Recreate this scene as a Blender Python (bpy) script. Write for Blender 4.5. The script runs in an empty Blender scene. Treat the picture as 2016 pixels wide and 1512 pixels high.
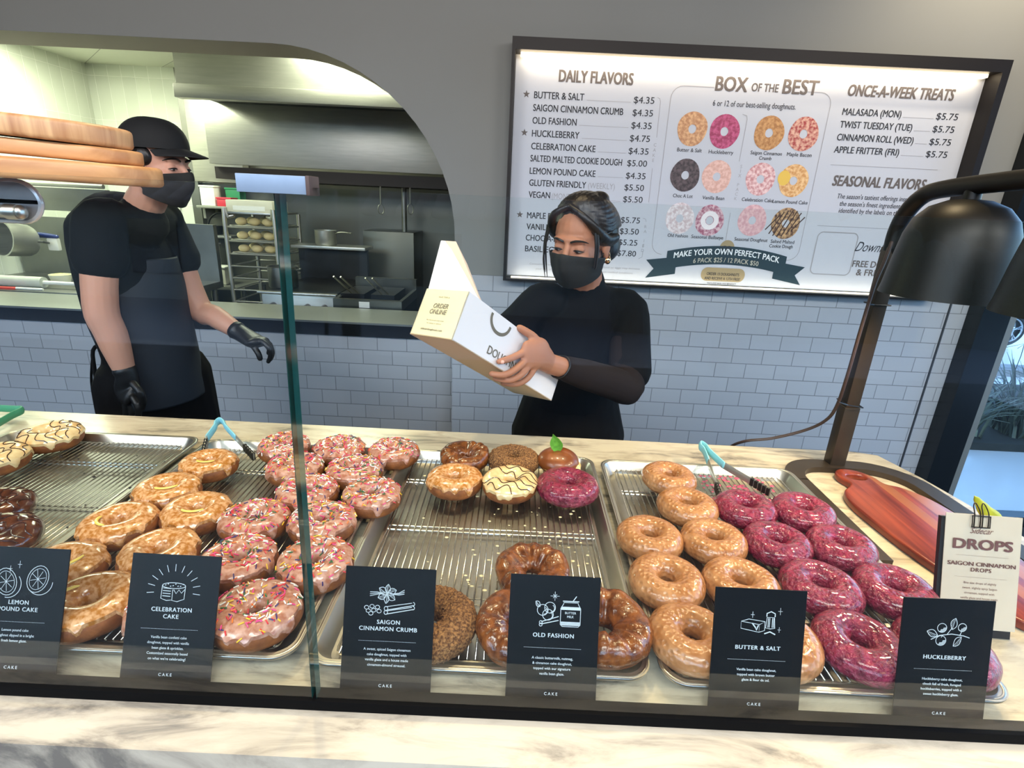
import bpy, bmesh, math, random
from mathutils import Vector as V, Matrix as M, noise as NZ
random.seed(7)
S = bpy.context.scene
COL = S.collection
R = math.radians
# ---------------------------------------------------------------- camera
CAMZ = 1.55
CX, CY, F = 1008.0, 756.0, 1041.598
AX = V((0.998836, 0.048236, 0.0)); AY = V((0.015600, -0.323038, 0.946258)); AZ = V((0.045643, -0.945156, -0.323414))
cam_data = bpy.data.cameras.new('camera'); cam = bpy.data.objects.new('camera', cam_data); COL.objects.link(cam)
cam_data.sensor_width = 36; cam_data.lens = F / 2016 * 36; cam_data.clip_start = 0.02; cam_data.clip_end = 300
cam.matrix_world = M(((AX[0], -AX[1], -AX[2], 0), (AY[0], -AY[1], -AY[2], 0), (AZ[0], -AZ[1], -AZ[2], CAMZ), (0, 0, 0, 1)))
S.camera = cam
# ---------------------------------------------------------------- sky, exposure
S.view_settings.view_transform = 'Standard'; S.view_settings.look = 'None'; S.view_settings.gamma = 1
S.view_settings.use_curve_mapping = False
S.view_settings.exposure = 0.0
w = bpy.data.worlds.new('sky'); S.world = w; w.use_nodes = True
nt = w.node_tree; bg = nt.nodes['Background']; sk = nt.nodes.new('ShaderNodeTexSky')
sk.sky_type = 'NISHITA'; sk.sun_elevation = R(38); sk.sun_rotation = R(200); sk.sun_disc = False; sk.altitude = 50
wb = nt.nodes.new('ShaderNodeMixRGB'); wb.blend_type = 'MULTIPLY'; wb.inputs[0].default_value = 1; wb.inputs[2].default_value = (0.76, 0.95, 1.16, 1)
nt.links.new(sk.outputs[0], wb.inputs[1]); nt.links.new(wb.outputs[0], bg.inputs[0]); bg.inputs[1].default_value = 0.85
# ---------------------------------------------------------------- lights of the place, plus an added ceiling fill
def area(name, loc, size, power, col, rot=(0, 0, 0), sy=None):
    d = bpy.data.lights.new(name, 'AREA'); d.energy = power; d.color = col; d.size = size
    if sy: d.shape = 'RECTANGLE'; d.size_y = sy
    o = bpy.data.objects.new(name, d); o.location = loc; o.rotation_euler = rot; COL.objects.link(o); return o
def spot(name, loc, target, power, col, angle=70, blend=0.5, size=0.04):
    d = bpy.data.lights.new(name, 'SPOT'); d.energy = power; d.color = col; d.spot_size = R(angle); d.spot_blend = blend; d.shadow_soft_size = size
    o = bpy.data.objects.new(name, d); o.location = loc; COL.objects.link(o)
    o.rotation_euler = (V(target) - V(loc)).to_track_quat('-Z', 'Y').to_euler(); return o
WARM = (1.0, 0.77, 0.45)
for i, x in enumerate((-1.15, -0.55, 0.05, 0.62)):
    spot('counter_spot', (x, 1.32, 2.86), (x, 0.87, 1.0), 61, WARM, 50, 0.7, 0.05)
KL = (0.95, 1.0, 0.76)
for x, y in ((-2.9, 3.5), (-1.1, 3.5), (-1.6, 4.6)):
    area('kitchen_panel', (x, y, 2.40), 0.6, 44, KL, (0, 0, 0))
spot('wall_washer', (1.95, 2.05, 2.9), (1.95, 2.6, 2.3), 50, (1.0, 0.84, 0.6), 120, 0.9, 0.05)
for x in (-2.0, 0.2, 2.4):
    area('ceiling_fill', (x, -0.7, 2.93), 1.5, 86, (1.0, 0.955, 0.94), (R(56), 0, 0), 0.8)  # unseen ceiling fill lights, added to brighten the back wall
for x in (-2.2, -0.6, 1.0, 2.6):
    spot('room_downlight', (x, -0.9, 2.88), (x, -0.9, 0), 14, (1.0, 0.86, 0.68), 100, 0.8, 0.06)
# ---------------------------------------------------------------- pixel -> place helpers (2016 x 1512 frame)
def ray(px, py):
    c = (px - CX, py - CY, F)
    return V((AX.dot(c), AY.dot(c), AZ.dot(c)))
def atz(px, py, z): r = ray(px, py); return V((0, 0, CAMZ)) + r * ((z - CAMZ) / r.z)
def aty(px, py, y): r = ray(px, py); return V((0, 0, CAMZ)) + r * (y / r.y)
def atx(px, py, x): r = ray(px, py); return V((0, 0, CAMZ)) + r * (x / r.x)
def lin(c):
    if isinstance(c, str): c = tuple(int(c[i:i + 2], 16) / 255 for i in (0, 2, 4))
    return tuple(v / 12.92 if v <= 0.04045 else ((v + 0.055) / 1.055) ** 2.4 for v in c)
# ---------------------------------------------------------------- materials
MATS = {}
def mat(name, col, rough=0.5, metal=0.0, var=0.0, scale=20, bump=0.0, bscale=60, coat=0.0, sub=0.0, spec=None, emit=0.0, col2=None, stretch=(1, 1, 1), contrast=0.5, bdist=0.002):
    if name in MATS: return MATS[name]
    m = bpy.data.materials.new(name); m.use_nodes = True; MATS[name] = m
    n = m.node_tree.nodes; L = m.node_tree.links.new; b = n['Principled BSDF']
    c = lin(col); b.inputs['Base Color'].default_value = (*c, 1); b.inputs['Roughness'].default_value = rough; b.inputs['Metallic'].default_value = metal
    if coat: b.inputs['Coat Weight'].default_value = coat; b.inputs['Coat Roughness'].default_value = 0.08
    if sub: b.inputs['Subsurface Weight'].default_value = sub; b.inputs['Subsurface Radius'].default_value = (0.01, 0.005, 0.003); b.inputs['Subsurface Scale'].default_value = 0.6
    if spec is not None: b.inputs['Specular IOR Level'].default_value = spec
    if emit: b.inputs['Emission Color'].default_value = (*c, 1); b.inputs['Emission Strength'].default_value = emit
    tc = n.new('ShaderNodeTexCoord'); mp = n.new('ShaderNodeMapping'); mp.inputs['Scale'].default_value = stretch; L(tc.outputs['Object'], mp.inputs[0])
    if var or col2:
        t = n.new('ShaderNodeTexNoise'); t.inputs['Scale'].default_value = scale; t.inputs['Detail'].default_value = 6; L(mp.outputs[0], t.inputs[0])
        r = n.new('ShaderNodeValToRGB'); r.color_ramp.elements[0].position = 0.5 - contrast / 2 + 0.02; r.color_ramp.elements[1].position = 0.5 + contrast / 2
        c2 = lin(col2) if col2 else tuple(v * (1 - var) for v in c)
        r.color_ramp.elements[0].color = (*c2, 1); r.color_ramp.elements[1].color = (*c, 1)
        L(t.outputs[0], r.inputs[0]); L(r.outputs[0], b.inputs['Base Color'])
    if bump:
        t2 = n.new('ShaderNodeTexNoise'); t2.inputs['Scale'].default_value = bscale; t2.inputs['Detail'].default_value = 4; L(mp.outputs[0], t2.inputs[0])
        bp = n.new('ShaderNodeBump'); bp.inputs['Strength'].default_value = bump; bp.inputs['Distance'].default_value = bdist; L(t2.outputs[0], bp.inputs['Height']); L(bp.outputs[0], b.inputs['Normal'])
    return m
def tilemat(name, col, bw, bh, mortar, mcol, off=0.5, swap=False, rough=0.18, orig=(0, 0, 0)):
    m = bpy.data.materials.new(name); m.use_nodes = True; n = m.node_tree.nodes; L = m.node_tree.links.new; b = n['Principled BSDF']
    g = n.new('ShaderNodeNewGeometry'); sp = n.new('ShaderNodeSeparateXYZ'); cb = n.new('ShaderNodeCombineXYZ'); L(g.outputs['Position'], sp.inputs[0])
    ad = n.new('ShaderNodeMath'); ad.operation = 'ADD'; L(sp.outputs[0], ad.inputs[0]); L(sp.outputs[1], ad.inputs[1])
    a2 = n.new('ShaderNodeMath'); a2.inputs[1].default_value = -orig[2] + 100 * bh; L(sp.outputs[2], a2.inputs[0])
    a3 = n.new('ShaderNodeMath'); a3.inputs[1].default_value = -orig[0] + 100 * bw; L(ad.outputs[0], a3.inputs[0])
    L(a3.outputs[0], cb.inputs[0]); L(a2.outputs[0], cb.inputs[1])
    t = n.new('ShaderNodeTexBrick'); t.offset = off; t.inputs['Scale'].default_value = 1; t.inputs['Mortar Size'].default_value = mortar; t.inputs['Mortar Smooth'].default_value = 0.3
    t.inputs['Brick Width'].default_value = bw; t.inputs['Row Height'].default_value = bh; t.inputs['Bias'].default_value = 0
    c = lin(col); t.inputs['Color1'].default_value = (*c, 1); t.inputs['Color2'].default_value = (*[v * 0.93 for v in c], 1); t.inputs['Mortar'].default_value = (*lin(mcol), 1)
    L(cb.outputs[0], t.inputs[0]); L(t.outputs[0], b.inputs['Base Color']); b.inputs['Roughness'].default_value = rough
    bp = n.new('ShaderNodeBump'); bp.invert = True; bp.inputs['Strength'].default_value = 0.7; bp.inputs['Distance'].default_value = 0.003; L(t.outputs['Fac'], bp.inputs['Height']); L(bp.outputs[0], b.inputs['Normal'])
    MATS[name] = m; return m
def glassmat():
    m = bpy.data.materials.new('clear_glass'); m.use_nodes = True; n = m.node_tree.nodes; L = m.node_tree.links.new; n.remove(n['Principled BSDF'])
    tr = n.new('ShaderNodeBsdfTransparent'); tr.inputs[0].default_value = (0.955, 0.985, 0.975, 1); gl = n.new('ShaderNodeBsdfGlossy'); gl.inputs['Roughness'].default_value = 0.0; gl.inputs[0].default_value = (1, 1, 1, 1)
    ge = n.new('ShaderNodeNewGeometry'); mx = n.new('ShaderNodeMix'); mx.inputs[2].default_value = 1.5; mx.inputs[3].default_value = 1 / 1.5; L(ge.outputs['Backfacing'], mx.inputs[0])
    fr = n.new('ShaderNodeFresnel'); L(mx.outputs[0], fr.inputs[0]); ms = n.new('ShaderNodeMixShader'); L(fr.outputs[0], ms.inputs[0]); L(tr.outputs[0], ms.inputs[1]); L(gl.outputs[0], ms.inputs[2])
    L(ms.outputs[0], n['Material Output'].inputs[0]); MATS['clear_glass'] = m; return m
def marblemat():
    m = bpy.data.materials.new('marble'); m.use_nodes = True; n = m.node_tree.nodes; L = m.node_tree.links.new; b = n['Principled BSDF']
    tc = n.new('ShaderNodeTexCoord'); mp = n.new('ShaderNodeMapping'); mp.inputs['Rotation'].default_value = (0, 0, R(-58)); mp.inputs['Scale'].default_value = (1, 4.2, 1); L(tc.outputs['Object'], mp.inputs[0])
    t = n.new('ShaderNodeTexNoise'); t.inputs['Scale'].default_value = 6.5; t.inputs['Detail'].default_value = 9; t.inputs['Roughness'].default_value = 0.62; t.inputs['Distortion'].default_value = 0.6; L(mp.outputs[0], t.inputs[0])
    r = n.new('ShaderNodeValToRGB'); e = r.color_ramp.elements; e[0].position = 0.33; e[0].color = (*lin('736d63'), 1); e[1].position = 0.56; e[1].color = (*lin('c6bca6'), 1)
    x = e.new(0.45); x.color = (*lin('b1a793'), 1); L(t.outputs[0], r.inputs[0]); L(r.outputs[0], b.inputs['Base Color']); b.inputs['Roughness'].default_value = 0.22
    MATS['marble'] = m; return m
def woodmat(name, c1, c2, scale, axis=0, rough=0.4, c3=None, band=0):
    m = bpy.data.materials.new(name); m.use_nodes = True; n = m.node_tree.nodes; L = m.node_tree.links.new; b = n['Principled BSDF']
    tc = n.new('ShaderNodeTexCoord'); mp = n.new('ShaderNodeMapping'); s = [scale, scale, scale]; s[axis] = scale * 0.06; mp.inputs['Scale'].default_value = s; L(tc.outputs['Object'], mp.inputs[0])
    t = n.new('ShaderNodeTexNoise'); t.inputs['Scale'].default_value = 1; t.inputs['Detail'].default_value = 8; t.inputs['Distortion'].default_value = 0.4; L(mp.outputs[0], t.inputs[0])
    r = n.new('ShaderNodeValToRGB'); e = r.color_ramp.elements; e[0].position = 0.34; e[0].color = (*lin(c1), 1); e[1].position = 0.66; e[1].color = (*lin(c2), 1); L(t.outputs[0], r.inputs[0]); out = r.outputs[0]
    if c3:
        sp = n.new('ShaderNodeSeparateXYZ'); L(tc.outputs['Object'], sp.inputs[0]); t3 = n.new('ShaderNodeTexNoise'); t3.noise_dimensions = '1D'; t3.inputs['Scale'].default_value = band; t3.inputs['Detail'].default_value = 0; L(sp.outputs[1 - axis], t3.inputs['W'])
        r3 = n.new('ShaderNodeValToRGB'); r3.color_ramp.interpolation = 'CONSTANT'; r3.color_ramp.elements[0].color = (0, 0, 0, 1); r3.color_ramp.elements[1].position = 0.55; r3.color_ramp.elements[1].color = (1, 1, 1, 1); L(t3.outputs[0], r3.inputs[0])
        mx = n.new('ShaderNodeMixRGB'); mx.blend_type = 'MIX'; L(r3.outputs[0], mx.inputs[0]); L(out, mx.inputs[1]); mx.inputs[2].default_value = (*lin(c3), 1); mf = n.new('ShaderNodeMath'); mf.operation = 'MULTIPLY'; mf.inputs[1].default_value = 0.75; L(r3.outputs[0], mf.inputs[0]); L(mf.outputs[0], mx.inputs[0]); out = mx.outputs[0]
    L(out, b.inputs['Base Color']); b.inputs['Roughness'].default_value = rough; MATS[name] = m; return m
# ---------------------------------------------------------------- mesh builder
class MB:
    def __init__(s): s.b = bmesh.new()
    def poly(s, pts):
        vs = [s.b.verts.new(p) for p in pts]
        try: return s.b.faces.new(vs)
        except ValueError: return None
    def grid(s, rows, cu=False, cv=False, flip=False):
        vs = [[s.b.verts.new(p) for p in r] for r in rows]; nr = len(vs); nc = len(vs[0])
        for i in range(nr if cv else nr - 1):
            for j in range(nc if cu else nc - 1):
                q = [vs[i][j], vs[i][(j + 1) % nc], vs[(i + 1) % nr][(j + 1) % nc], vs[(i + 1) % nr][j]]
                s.b.faces.new(q[::-1] if flip else q)
        return vs
    def box(s, a, b_, mtx=None, bev=0.0):
        a = V(a); b_ = V(b_); bb = bmesh.new(); bmesh.ops.create_cube(bb, size=1)
        d = V((abs(b_[i] - a[i]) for i in range(3))); c = (a + b_) / 2
        for v in bb.verts: v.co = V((v.co[i] * d[i] for i in range(3))) + c
        if bev: bmesh.ops.bevel(bb, geom=bb.edges[:], offset=bev, segments=2, affect='EDGES', profile=0.6)
        if mtx: bmesh.ops.transform(bb, matrix=mtx, verts=bb.verts)
        s.add(bb); return s
    def add(s, bb):
        me = bpy.data.meshes.new('t'); bb.to_mesh(me); bb.free(); s.b.from_mesh(me); bpy.data.meshes.remove(me)
    def addmesh(s, me, mtx=None):
        bb = bmesh.new(); bb.from_mesh(me)
        if mtx: bmesh.ops.transform(bb, matrix=mtx, verts=bb.verts)
        s.add(bb)
    def ell(s, c, r, mtx=None, seg=24, ring=14):
        bb = bmesh.new(); bmesh.ops.create_uvsphere(bb, u_segments=seg, v_segments=ring, radius=1)
        T = M.Translation(V(c)) @ M.Diagonal((*r, 1)) if not isinstance(r, (int, float)) else M.Translation(V(c)) @ M.Scale(r, 4)
        if mtx: T = mtx @ T
        bmesh.ops.transform(bb, matrix=T, verts=bb.verts); s.add(bb); return s
    def tube(s, pts, rad, seg=12, smooth=0, up=None, caps=True, closed=False):
        pts = [V(p) for p in pts]; n = len(pts)
        if not isinstance(rad, (list,)): rad = [rad] * n
        rad = [r if isinstance(r, tuple) else (r, r) for r in rad]
        if smooth:
            P, Q = [], []
            m_ = n if closed else n - 1
            for i in range(m_):
                g = (lambda k: k % n) if closed else (lambda k: min(max(k, 0), n - 1))
                p0, p1, p2, p3 = pts[g(i - 1)], pts[g(i)], pts[g(i + 1)], pts[g(i + 2)]
                for k in range(smooth):
                    t = k / smooth
                    P.append(0.5 * ((2 * p1) + (p2 - p0) * t + (2 * p0 - 5 * p1 + 4 * p2 - p3) * t * t + (3 * p1 - p0 - 3 * p2 + p3) * t ** 3))
                    a, b_ = rad[g(i)], rad[g(i + 1)]; tt = t * t * (3 - 2 * t); Q.append((a[0] + (b_[0] - a[0]) * tt, a[1] + (b_[1] - a[1]) * tt))
            if not closed: P.append(pts[-1]); Q.append(rad[-1])
            pts, rad = P, Q; n = len(pts)
        T = []
        for i in range(n):
            if closed: d = pts[(i + 1) % n] - pts[i - 1]
            else: d = pts[min(i + 1, n - 1)] - pts[max(i - 1, 0)]
            T.append(d.normalized() if d.length > 1e-9 else V((0, 0, 1)))
        u = V(up) if up else (V((0, 0, 1)) if abs(T[0].z) < 0.9 else V((0, 1, 0)))
        rows = []
        for i in range(n):
            u = (u - T[i] * u.dot(T[i]))
            u = u.normalized() if u.length > 1e-6 else T[i].orthogonal().normalized()
            sd = T[i].cross(u)
            a, b_ = rad[i]
            rows.append((pts[i], sd, u.copy(), a, b_, T[i]))
        out = []
        def ring(p, sd, uu, a, b_): return [p + sd * (a * math.cos(2 * math.pi * k / seg)) + uu * (b_ * math.sin(2 * math.pi * k / seg)) for k in range(seg)]
        if caps and not closed:
            p, sd, uu, a, b_, t = rows[0]; m_ = min(a, b_)
            for f_ in (0.15, 0.55, 0.85): out.append(ring(p - t * m_ * math.sqrt(1 - f_ * f_) * 0.9, sd, uu, a * f_, b_ * f_))
        for p, sd, uu, a, b_, t in rows: out.append(ring(p, sd, uu, a, b_))
        if caps and not closed:
            p, sd, uu, a, b_, t = rows[-1]; m_ = min(a, b_)
            for f_ in (0.85, 0.55, 0.15): out.append(ring(p + t * m_ * math.sqrt(1 - f_ * f_) * 0.9, sd, uu, a * f_, b_ * f_))
        vs = s.grid(out, cu=True, cv=closed)
        if not closed:
            try: s.b.faces.new(vs[0][::-1]); s.b.faces.new(vs[-1])
            except ValueError: pass
        return s
    def cyl(s, p0, p1, r0, r1=None, seg=20):
        p0 = V(p0); p1 = V(p1); r1 = r0 if r1 is None else r1; t = (p1 - p0).normalized(); u = t.orthogonal().normalized(); w_ = t.cross(u)
        rows = [[p + u * (r * math.cos(2 * math.pi * k / seg)) + w_ * (r * math.sin(2 * math.pi * k / seg)) for k in range(seg)] for p, r in ((p0, r0), (p1, r1))]
        vs = s.grid(rows, cu=True); s.b.faces.new(vs[0][::-1]); s.b.faces.new(vs[1]); return s
    def lathe(s, prof, c, seg=32, mtx=None):
        rows = [[V((c[0] + r * math.cos(2 * math.pi * k / seg), c[1] + r * math.sin(2 * math.pi * k / seg), c[2] + z)) for k in range(seg)] for r, z in prof]
        if mtx: rows = [[mtx @ p for p in r] for r in rows]
        s.grid(rows, cu=True); return s
    def prism(s, poly, vec):
        vec = V(vec); a = [V(p) for p in poly]; b_ = [p + vec for p in a]; n = len(a)
        va = [s.b.verts.new(p) for p in a]; vb = [s.b.verts.new(p) for p in b_]
        s.b.faces.new(va[::-1]); s.b.faces.new(vb)
        for i in range(n): s.b.faces.new([va[i], va[(i + 1) % n], vb[(i + 1) % n], vb[i]])
        return s
    def ribbon(s, pts, wd, N, closed=False):
        pts = [V(p) for p in pts]; n = len(pts); N = V(N); rows = []
        for i in range(n):
            d = (pts[(i + 1) % n] - pts[i - 1]) if closed else (pts[min(i + 1, n - 1)] - pts[max(i - 1, 0)])
            sd = d.cross(N).normalized() * wd / 2; rows.append([pts[i] - sd, pts[i] + sd])
        s.grid(rows, cv=closed); return s
    def mesh(s, name='m'):
        bmesh.ops.recalc_face_normals(s.b, faces=s.b.faces[:])
        me = bpy.data.meshes.new(name); s.b.to_mesh(me); s.b.free(); return me
def wloc(o):
    p = V((0, 0, 0))
    while o is not None: p = p + V(o.location); o = o.parent
    return p
def props(o, label=None, cat=None, group=None, kind=None):
    if label: o['label'] = label
    if cat: o['category'] = cat
    if group: o['group'] = group
    if kind: o['kind'] = kind
    return o
def thing(name, label, cat, loc, group=None):
    o = bpy.data.objects.new(name, None); o.empty_display_size = 0.05; COL.objects.link(o); o.location = loc
    return props(o, label, cat, group)
def put(name, mb, m, parent=None, smooth=True, label=None, cat=None, group=None, kind=None, loc=None, ang=40):
    """world-space builder -> one object, with its origin at loc (top level) or at its parent's"""
    me = mb.mesh(name) if isinstance(mb, MB) else mb
    if parent is not None: off = wloc(parent)
    elif loc is not None: off = V(loc)
    else:
        xs = [v.co for v in me.vertices]; lo = [min(v[i] for v in xs) for i in range(3)]; hi = [max(v[i] for v in xs) for i in range(3)]
        off = V(((lo[0] + hi[0]) / 2, (lo[1] + hi[1]) / 2, lo[2]))
    me.transform(M.Translation(-off))
    for mm in (m if isinstance(m, (list, tuple)) else [m]): me.materials.append(mm)
    if smooth:
        me.shade_smooth()
        if ang and ang < 180:
            me.set_sharp_from_angle(angle=R(ang))
    o = bpy.data.objects.new(name, me); COL.objects.link(o)
    if parent is not None: o.parent = parent
    else: o.location = off
    return props(o, label, cat, group, kind)
def evalmesh(me, mods):
    o = bpy.data.objects.new('tmp', me); COL.objects.link(o)
    for ty, kw in mods:
        md = o.modifiers.new('m', ty)
        for k, v in kw.items(): setattr(md, k, v)
    dg = bpy.context.evaluated_depsgraph_get(); dg.update()
    r = bpy.data.meshes.new_from_object(o.evaluated_get(dg), depsgraph=dg)
    bpy.data.objects.remove(o); return r
def remesh(mb, vox, sm=6, fac=0.5):
    return evalmesh(mb.mesh(), [('REMESH', dict(mode='VOXEL', voxel_size=vox)), ('SMOOTH', dict(iterations=sm, factor=fac))])
def rrect(x0, y0, x1, y1, r, n=8):
    p = []
    for cx_, cy_, a0 in ((x1 - r, y1 - r, 0), (x0 + r, y1 - r, 90), (x0 + r, y0 + r, 180), (x1 - r, y0 + r, 270)):
        for k in range(n + 1): a = R(a0 + 90 * k / n); p.append((cx_ + r * math.cos(a), cy_ + r * math.sin(a)))
    return p
# ---------------------------------------------------------------- lettering
_tc = {}
def tmesh(body, bold=0.0, shear=0.0, space=1.0):
    k = (body, bold, shear, space)
    if k in _tc: return _tc[k]
    c = bpy.data.curves.new('t', 'FONT'); c.body = body; c.size = 1; c.offset = bold; c.shear = shear; c.space_character = space; c.resolution_u = 3; c.fill_mode = 'FRONT'
    o = bpy.data.objects.new('t', c); COL.objects.link(o); dg = bpy.context.evaluated_depsgraph_get(); dg.update()
    me = bpy.data.meshes.new_from_object(o.evaluated_get(dg), depsgraph=dg); bpy.data.objects.remove(o); bpy.data.curves.remove(c)
    xs = [v.co.x for v in me.vertices]; _tc[k] = (me, min(xs), max(xs)); return _tc[k]
CAPH = 0.71
def text(mb, body, O, U, W_, cap, width=None, al='L', bold=0.0, shear=0.0, space=1.0):
    """letters on the plane through O spanned by unit U (reading) and W_ (up); baseline at O, capital height cap"""
    me, x0, x1 = tmesh(body, 0.0, shear, space); U = V(U); W_ = V(W_); N = U.cross(W_)
    sy = cap / CAPH; sx = (width / (x1 - x0)) if width else sy
    wd = (x1 - x0) * sx; dx = {'L': 0, 'C': -wd / 2, 'R': -wd}[al]
    T = M((( U.x, W_.x, N.x, O[0]), (U.y, W_.y, N.y, O[1]), (U.z, W_.z, N.z, O[2]), (0, 0, 0, 1))) 
    b_ = max(0.0, bold) * 0.85
    for kz, (ox, oy) in enumerate(((-1, -0.6), (1, -0.6), (-1, 0.6), (1, 0.6)) if b_ > 0.001 else ((0, 0),)):
        mb.addmesh(me, T @ M.Translation((dx - x0 * sx + ox * b_ * sy, oy * b_ * sy, 0.00012 * kz)) @ M.Diagonal((sx, sy, 1, 1)))
# ================================================================ materials in use
glass = glassmat(); marble = marblemat()
paint = mat('wall_paint', '838480', 0.75, var=0.05, scale=2)
tile_grey = tilemat('grey_subway_tile', 'b2b6bb', 0.1524, 0.0762, 0.0022, '8a8d90', orig=(2.6 - 0.30 + 0.02, 0, 1.214))
tile_grey2 = tilemat('grey_subway_tile_low', 'adb0b4', 0.1524, 0.0762, 0.0022, '878a8d', orig=(2.65 - 0.41, 0, 0.872))
tile_white = tilemat('white_stacked_tile', 'dfe3d6', 0.105, 0.31, 0.003, 'f4f6ec', off=0.0, orig=(0, 0, 0.17), rough=0.15)
soffit_m = mat('soffit_paint', 'b0a498', 0.7)
steel = mat('stainless_steel', 'b9b9b0', 0.34, 0.8, bump=0.15, bscale=40, stretch=(1, 1, 12), var=0.15, scale=6)
steel_d = mat('dull_steel', '8a8a84', 0.38, 1.0, var=0.2, scale=8)
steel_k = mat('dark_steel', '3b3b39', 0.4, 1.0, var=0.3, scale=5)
alu = mat('aluminium', 'c9c7bf', 0.34, 1.0, var=0.16, scale=9, bump=0.1, bscale=30)
wire_m = mat('chrome_wire', 'c4c2bc', 0.25, 1.0)
black = mat('black_satin', '0b0b0c', 0.35)
blackm = mat('black_matte', '101011', 0.7)
white_pl = mat('white_plastic', 'e6e6de', 0.4)
bronze = mat('bronze_lamp_metal', '4a3f33', 0.42, 0.6, var=0.15, scale=30)
lampk = mat('dark_lamp_metal', '16140f', 0.45, 0.4)
frame_d = mat('dark_window_frame', '14181b', 0.25, 0.3)
# ================================================================ the setting
mb = MB(); mb.poly([(-6, -2.6, 0), (4.6, -2.6, 0), (4.6, 2.6, 0), (-6, 2.6, 0)]); mb.poly([(-6, 2.6, 0), (0.6, 2.6, 0), (0.6, 5.4, 0), (-6, 5.4, 0)])
put('floor', mb, mat('grey_floor', '23211f', 0.75, var=0.2, scale=3), kind='structure')
mb = MB(); mb.box((-6, -2.6, 2.95), (4.6, 2.6, 3.05)); put('ceiling', mb, mat('room_ceiling', '6f6e6a', 0.9), kind='structure')
mb = MB(); mb.box((-6, 2.852, 2.42), (0.6, 5.4, 2.5)); put('ceiling', mb, tilemat('kitchen_ceiling', 'd9dccb', 0.6, 0.6, 0.004, '9b9d90', off=0, rough=0.8), kind='structure')
# front wall with the round-cornered pass-through
out = [(-6.0, 2.15), (-1.10, 2.15)]
for k in range(1, 17):
    a = R(90 - 90 * k / 16); out.append((-1.10 + 0.795 * math.cos(a), 1.375 + 0.775 * math.sin(a)))
out.append((-0.305, 0.0))
mb = MB(); T = 3.0
for (x0, z0), (x1, z1) in zip(out[:-2], out[1:-1]):
    mb.poly([(x0, 2.6, z0), (x1, 2.6, z1), (x1, 2.6, T), (x0, 2.6, T)]); mb.poly([(x0, 2.85, z0), (x1, 2.85, z1), (x1, 2.85, T), (x0, 2.85, T)])
mb.box((-0.305, 2.6, 0), (2.2, 2.85, 3.0))
put('wall_back', mb, paint, smooth=False, kind='structure', loc=(0, 2.6, 0))
mb = MB()
for (x0, z0), (x1, z1) in zip(out[:-1], out[1:]): mb.poly([(x0, 2.601, z0), (x1, 2.601, z1), (x1, 2.85, z1), (x0, 2.85, z0)])
put('trim_1', mb, soffit_m, kind='structure', label=None)
mb = MB(); mb.box((-0.31, 2.588, 0), (2.2, 2.6, 1.214)); put('wall_tile', mb, tile_grey, smooth=False, kind='structure')
mb = MB(); mb.box((-6, 2.64, 0), (-0.312, 2.85, 0.868)); put('wall_low', mb, tile_grey2, smooth=False, kind='structure')
mb = MB(); mb.box((2.104, 2.58, 0), (2.11, 2.589, 1.214)); put('trim_2', mb, mat('dark_caulk', '3a3f46', 0.7), kind='structure')
# window column and storefront beyond it
wn = thing('window_1', None, None, (2.28, 2.55, 0)); wn['kind'] = 'structure'
mb = MB(); mb.box((2.2, 2.5, 0), (2.335, 2.75, 3.0)); put('window_frame', mb, frame_d, wn)
mb = MB(); mb.box((2.335, 2.5, 0.0), (2.365, 2.56, 3.0)); put('window_trim', mb, mat('grey_aluminium_trim', '8f8f88', 0.4, 0.5), wn)
mb = MB(); mb.box((2.365, 2.53, 0.0), (4.6, 2.6, 0.06)); put('window_sill', mb, frame_d, wn)
mb = MB(); mb.box((2.365, 2.56, 0.06), (4.6, 2.568, 3.0)); put('window_pane', mb, glass, wn, smooth=False)
wn = thing('window_2', None, None, (0, -2.6, 0)); wn['kind'] = 'structure'
for i, x in enumerate((-6, -3.6, -1.1, 1.4, 4.5)):
    mb = MB(); mb.box((x - 0.05, -2.65, 0), (x + 0.05, -2.55, 3.0)); put('mullion', mb, frame_d, wn)
mb = MB(); mb.box((-6, -2.65, 2.75), (4.6, -2.55, 3.0)); put('header', mb, frame_d, wn)
mb = MB(); mb.box((-6, -2.7, 0), (4.6, -2.55, 0.8)); put('window_sill', mb, blackm, wn)  # unseen dark low wall, added to block bright ground mirrored in the glass
mb = MB(); mb.box((-6.1, -2.6, 0), (-6, 5.4, 3)); put('wall_left', mb, paint, smooth=False, kind='structure')
# kitchen shell: the tiled side wall runs in at an angle to the far corner
kc = V((-3.40, 4.62, 0))
mb = MB(); mb.box((-3.45, 4.62, 0), (-2.72, 4.7, 2.43)); put('wall_kitchen', mb, tile_white, smooth=False, kind='structure')
mb = MB(); mb.box((-2.72, 4.62, 0), (0.6, 4.7, 2.43)); put('wall_kitchen_back', mb, mat('kitchen_steel_wall', '6c6c64', 0.4, 0.7, var=0.2, scale=3), smooth=False, kind='structure')
mb = MB(); mb.box((-3.5, 2.86, 0), (-3.42, 4.66, 2.43)); put('wall_kitchen_left', mb, tile_white, smooth=False, kind='structure')
mb = MB(); mb.box((-0.28, 2.86, 0), (-0.2, 4.66, 2.43)); put('wall_kitchen_right', mb, steel_d, smooth=False, kind='structure')
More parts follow.
